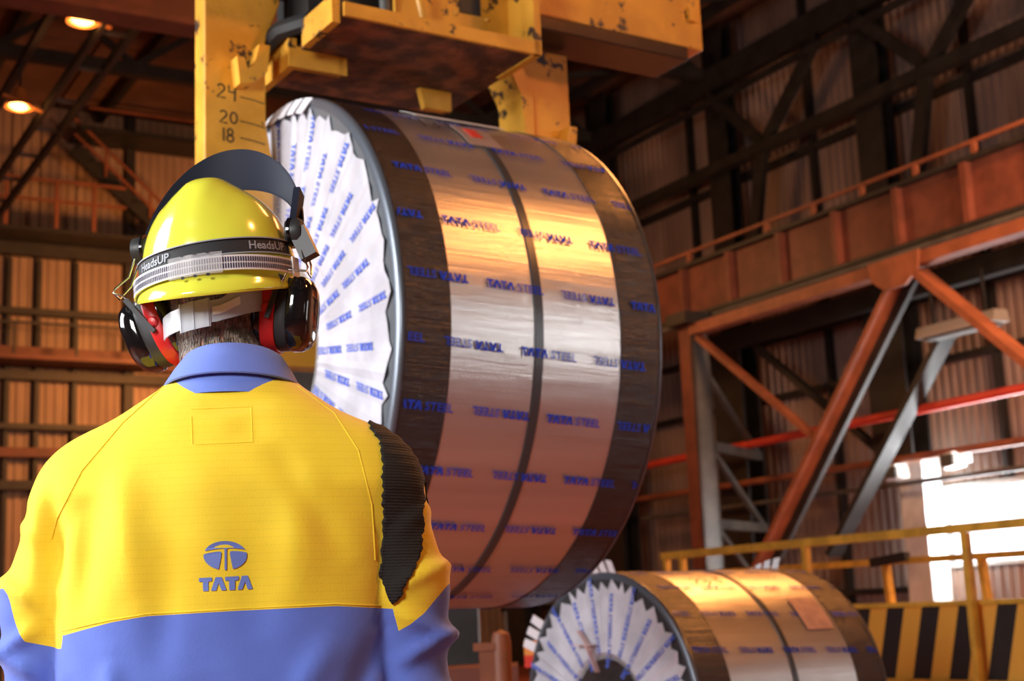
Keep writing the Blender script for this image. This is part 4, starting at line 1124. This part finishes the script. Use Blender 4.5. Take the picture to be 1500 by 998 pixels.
# black head-torch band with grey edges and its word
tb = thing('lamp_strap', 'black elastic band with grey edges and lettering round the yellow hard hat', 'strap', hat_loc)
zb = lambda ph: .026 + .012*sin(ph) + .006*cos(ph)
build(hat_ring(zb, .002, radians(95), radians(265), 60, .024), 'webbing', M_BAND, tb, smooth=40)
for dz in (-.0115, .0115): build(hat_ring(lambda ph: zb(ph)+dz, .0045, radians(95), radians(265), 60, .0018), 'edge_trim', M_GTRIM, tb, smooth=40)
def on_hat(V2, ph0, zc, sc_, lift, slope=0.0): # letters wound round the hat, reading from behind
    out = []
    for xx, yy in V2:
        ph = ph0 - xx*sc_/.125; z_ = zc(ph) + (yy-.5)*sc_
        s_ = max(0, z_/HZ); el = np.arcsin(min(.95, s_**(1/.95))); cr = cos(el)**.80
        out.append((sin(ph)*(.1125*cr+lift), cos(ph)*(.138*cr+lift), z_))
    return out
fv, ff = font2d('HeadsUP', .02)
for ph0 in (radians(136), radians(226)): build(HMB().add(on_hat(fv*np.array((1.12, 1)), ph0, zb, .0125, .0052), ff), 'strap_lettering', M_GTRIM, tb)
# white strap with clear adjuster
M_WEB = mat('white_webbing', (.82, .82, .84), .6)
nt = M_WEB.node_tree; b = nt.nodes['Principled BSDF']
ws = thing('headband_strap', 'white ladder-pattern elastic strap with clear adjuster across the back of the hat', 'strap', hat_loc)
zw = lambda ph: -.004 + .010*sin(ph) + .010*cos(ph)*0
build(hat_ring(zw, .010, radians(92), radians(268), 70, .022), 'webbing', M_WEB, ws, smooth=40)
mb = HMB(); NB2 = 104
for k in range(NB2):
    ph = radians(95) + radians(170)*k/NB2
    for dz in (-.0046, .0046):
        V_ = []
        for dp in (-.0075, .0075):
            for e in (-.0037, .0037):
                z_ = zw(ph)+dz+e; cr = cos(np.arcsin((max(z_, 0)/HZ)**(1/.95)))**.80
                V_.append((sin(ph+dp)*(.1125*cr+.0131), cos(ph+dp)*(.138*cr+.0131), z_))
        mb.add(V_, [(0, 1, 3, 2)])
build(mb, 'woven_bars', mat('woven_grey', (.035, .04, .09), .7), ws)['kind'] = 'stuff'
ad = build(hat_ring(lambda ph: zw(ph)+.001, .0138, radians(156), radians(191), 20, .031), 'adjuster', mat('clear_adjuster', (.85, .88, .90), .15, alpha=.22), ws, smooth=40)
mb = HMB()
for ph in (radians(165), radians(173), radians(181)):
    for dz in (-.0155, .0175):
        z_ = zw(ph)+dz; cr = cos(np.arcsin((max(z_, 0)/HZ)**(1/.95)))**.8
        pc = np.array((sin(ph)*(.1125*cr+.0168), cos(ph)*(.138*cr+.0168), z_)); tn = np.array((cos(ph), -sin(ph), 0))
        mb.add([pc + tn*.0032*cos(a) + np.array((0, 0, .0022*sin(a))) for a in np.linspace(0, 2*pi, 13)[:-1]], [tuple(range(12))])
build(mb, 'hole', M_BLACK, ws)
for s, pa in ((-1, radians(262)), (1, radians(98))):
    build(hat_ring(zw, .0128, pa-.075, pa+.075, 6, .030), 'clip', M_WHITE, ws, smooth=40)
# visor carrier with face shield, pivots
PVZ, RB_ = .064, radians(50)
def vis(th, rad, e, wx_=.128): return (sin(th)*wx_*(1 if th > 0 else .94), cos(th)*rad*cos(e), PVZ + cos(th)*rad*sin(e))
mb = HMB(); V_ = []; n = 48
for k in range(n+1):
    th = radians(-88 + 176*k/n); cw = cos(th)
    ring = [vis(th, .134, RB_-.02, .122), vis(th, .163, RB_+.02, .131), vis(th, .187, RB_+.13, .134), vis(th, .194, RB_+.20, .132), vis(th, .190, RB_+.19, .129), vis(th, .140, RB_+.0, .124)]
    V_ += ring
F_ = [(6*k+j, 6*k+(j+1) % 6, 6*(k+1)+(j+1) % 6, 6*(k+1)+j) for k in range(n) for j in range(6)] + [tuple(range(6))[::-1], tuple(6*n+j for j in range(6))]
mb.add(V_, F_); build(mb, 'visor_carrier', M_NAVY, hat, smooth=35)
mb = HMB(); V_ = []; n = 40; m_ = 8
for k in range(n+1):
    th = radians(-74 + 148*k/n); p = np.array(vis(th, .176, RB_+.06, .130)); dv = np.array((0, sin(RB_), -cos(RB_)))
    for j in range(m_+1):
        V_.append(tuple(p + dv * .17*j/m_ * (1 - .12*(abs(th)/1.3)**4) + np.array((0, 0, 0))))
F_ = [(k*(m_+1)+j, (k+1)*(m_+1)+j, (k+1)*(m_+1)+j+1, k*(m_+1)+j+1) for k in range(n) for j in range(m_)]
fs = build(mb.add(V_, F_), 'face_shield', mat('clear_shield', (.9, .92, .94), .06, alpha=.16, spec=.8), hat, smooth=60)
for s in (-1, 1):
    pv = build(HMB().lathe([(-.012, 0), (-.012, .020), (.006, .022), (.012, .018), (.013, 0)], 28, ax=0, c=(s*.122, .0, PVZ)), 'pivot_knob', M_MATTB, hat, smooth=40)
    build(HMB().lathe([(-.002, 0), (-.002, .024), (.002, .024), (.002, 0)], 28, ax=0, c=(s*.116, .0, PVZ)), 'pivot_ring', M_GLOSSB, hat, smooth=40)
    if s > 0: build(HMB().bar((s*.120, .0, PVZ+.004), (s*.124, .028, PVZ+.07), .010, .026, (0, 1, 0)), 'pivot_arm', M_NAVY, hat)
# nape strap (harness band seen below the brim)
def nape(zc, hg, a0, a1, lift, n=30):
    V_ = []
    for k in range(n+1):
        ph = a0 + (a1-a0)*k/n; z0_, hg_ = zc(ph), hg(ph)
        for dz in (-hg_/2, hg_/2):
            for l in (lift, lift+.002): V_.append((sin(ph)*(.083+l), .0 + cos(ph)*(.104+l), z0_+dz))
    F_ = []
    for k in range(n):
        i = 4*k; F_ += [(i+1, i+3, i+7, i+5), (i, i+4, i+6, i+2), (i, i+1, i+5, i+4), (i+2, i+6, i+7, i+3)]
    F_ += [(0, 2, 3, 1), (4*n, 4*n+1, 4*n+3, 4*n+2)]
    return HMB().add(V_, F_)
zn = lambda ph: -.064 + .010*sin(ph) + .05*max(0, sin(ph)-.35)**1.2
np_ = build(nape(zn, lambda ph: .032 + .05*max(0, sin(ph)-.4), radians(115), radians(240), .001), 'nape_strap', M_CLEAR, hat, smooth=40)
np_['label'] = 'milky plastic nape band below the brim'
build(nape(lambda ph: zn(ph)-.001, lambda ph: .041, radians(168), radians(200), .0032, 12), 'nape_buckle', M_CLEAR, np_, smooth=40)
for ph in (radians(170), radians(184), radians(198)): build(nape(lambda q_: zn(q_)-.001, lambda q_: .042, ph-.012, ph+.012, .0055, 2), 'buckle_rib', M_CLEAR, np_)
build(nape(zn, lambda ph: .012, radians(140), radians(166), .0032, 8), 'ratchet_rail', M_WHITE, np_)
# ear defenders
ed = thing('ear_defenders', 'black ear defenders with red bands clipped to the yellow hard hat', 'ear defenders', hh((0, 0, -.11)))
for s, ang, c0 in ((-1, radians(-20), (-.062, .002, -.048)), (1, radians(8), (.052, .002, -.052))):
    # cup axis points outward; tilted so the lower edges lean in
    R_ = Matrix.Rotation(-ang if s < 0 else ang, 3, 'Y')
    ca, sa = cos(ang), sin(ang)
    def cup(prof, seg=48):
        mb = HMB(); V_ = []
        for d, rz_, ry_ in prof:
            for k in range(seg):
                a = 2*pi*k/seg; sq = (abs(cos(a))**2.6 + abs(sin(a))**2.6)**(-1/2.6)
                lx_, ly_, lz_ = s*d, ry_*cos(a)*sq, rz_*sin(a)*sq
                # lean in the x-z plane
                X_ = lx_*ca + lz_*sa*1.0; Z_ = -lx_*sa + lz_*ca
                V_.append((c0[0]+X_, c0[1]+ly_, c0[2]+Z_))
        m_ = len(prof)
        F_ = [(i*seg+k, i*seg+(k+1) % seg, (i+1)*seg+(k+1) % seg, (i+1)*seg+k) for i in range(m_-1) for k in range(seg)] + [tuple(range(seg))[::-1], tuple((m_-1)*seg+k for k in range(seg))]
        return mb.add(V_, F_)
    def cp(d, ly_, lz_): return (c0[0] + s*d*ca + lz_*sa, c0[1] + ly_, c0[2] - s*d*sa + lz_*ca)
    cpth = build(cup([(.010, .046, .036), (.006, .056, .045), (.010, .060, .048), (.020, .060, .048), (.024, .055, .044)]), 'ear_cushion', M_GLOSSB, ed, smooth=50)
    build(cup([(.020, .050, .040), (.0205, .0595, .0465), (.0225, .061, .048), (.040, .0605, .0475), (.042, .059, .046), (.042, .05, .04)]), 'red_band', M_REDB, ed, smooth=40)
    cs = build(cup([(.041, .057, .044), (.052, .0565, .0435), (.064, .054, .042), (.066, .050, .04)]), 'cup_shell', M_MATTB, ed, smooth=40)
    build(cup([(.058, .0545, .0425), (.062, .0575, .0445), (.074, .0565, .0435), (.084, .051, .040), (.090, .040, .031), (.092, .02, .016)]), 'outer_cap', M_GLOSSB, ed, smooth=40)
    kn = build(HMB().lathe([(-.008, 0), (-.008, .0075), (.0, .0085), (.003, .006), (.004, 0)], 20, ax=0, c=(0, 0, 0)), 'knob', M_REDB, ed, smooth=40)
    kc = np.array(cp(.032, -.050, .002)); 
    Vk = []
    me = kn.data
    mbk = HMB(); prof = [(-.008, 0.0005), (-.008, .0075), (.0, .0085), (.003, .006), (.004, .0005)]
    Vk = [(kc[0]+r_*cos(2*pi*k/20), kc[1]-t_, kc[2]+r_*sin(2*pi*k/20)) for t_, r_ in prof for k in range(20)]
    mbk.add(Vk, [(i*20+k, i*20+(k+1) % 20, (i+1)*20+(k+1) % 20, (i+1)*20+k) for i in range(4) for k in range(20)] + [tuple(80+k for k in range(20))])
    bpy.data.objects.remove(kn); build(mbk, 'knob', M_REDB, ed, smooth=40)
    # lever and sprung wires up to the hat
    build(HMB().bar(cp(.034, -.052, -.014), cp(.058 if s < 0 else .050, -.048, .052), .007, .007), 'lever', M_MATTB, ed)
    top = (s*.128, -.012, .054)
    build(HMB().tube([cp(.050, -.050, .035), cp(.060, -.046, .060), (s*.150, -.052, -.008), (s*.150, -.045, .0), (s*.138, -.02, .02), top], .0016, 8), 'wire_arm', M_WIRE, ed, smooth=60)
    build(HMB().tube([(s*.150, -.052, -.008), (s*.150, -.03, -.014), (s*.143, .0, .01), (s*.130, .012, .056)], .0016, 8), 'wire_arm', M_WIRE, ed, smooth=60)
    if s > 0:
        build(HMB().bar((s*.127, -.004, .066), (s*.146, -.012, .02), .026, .018, (0, 1, 0)), 'wire_socket', M_MATTB, ed)
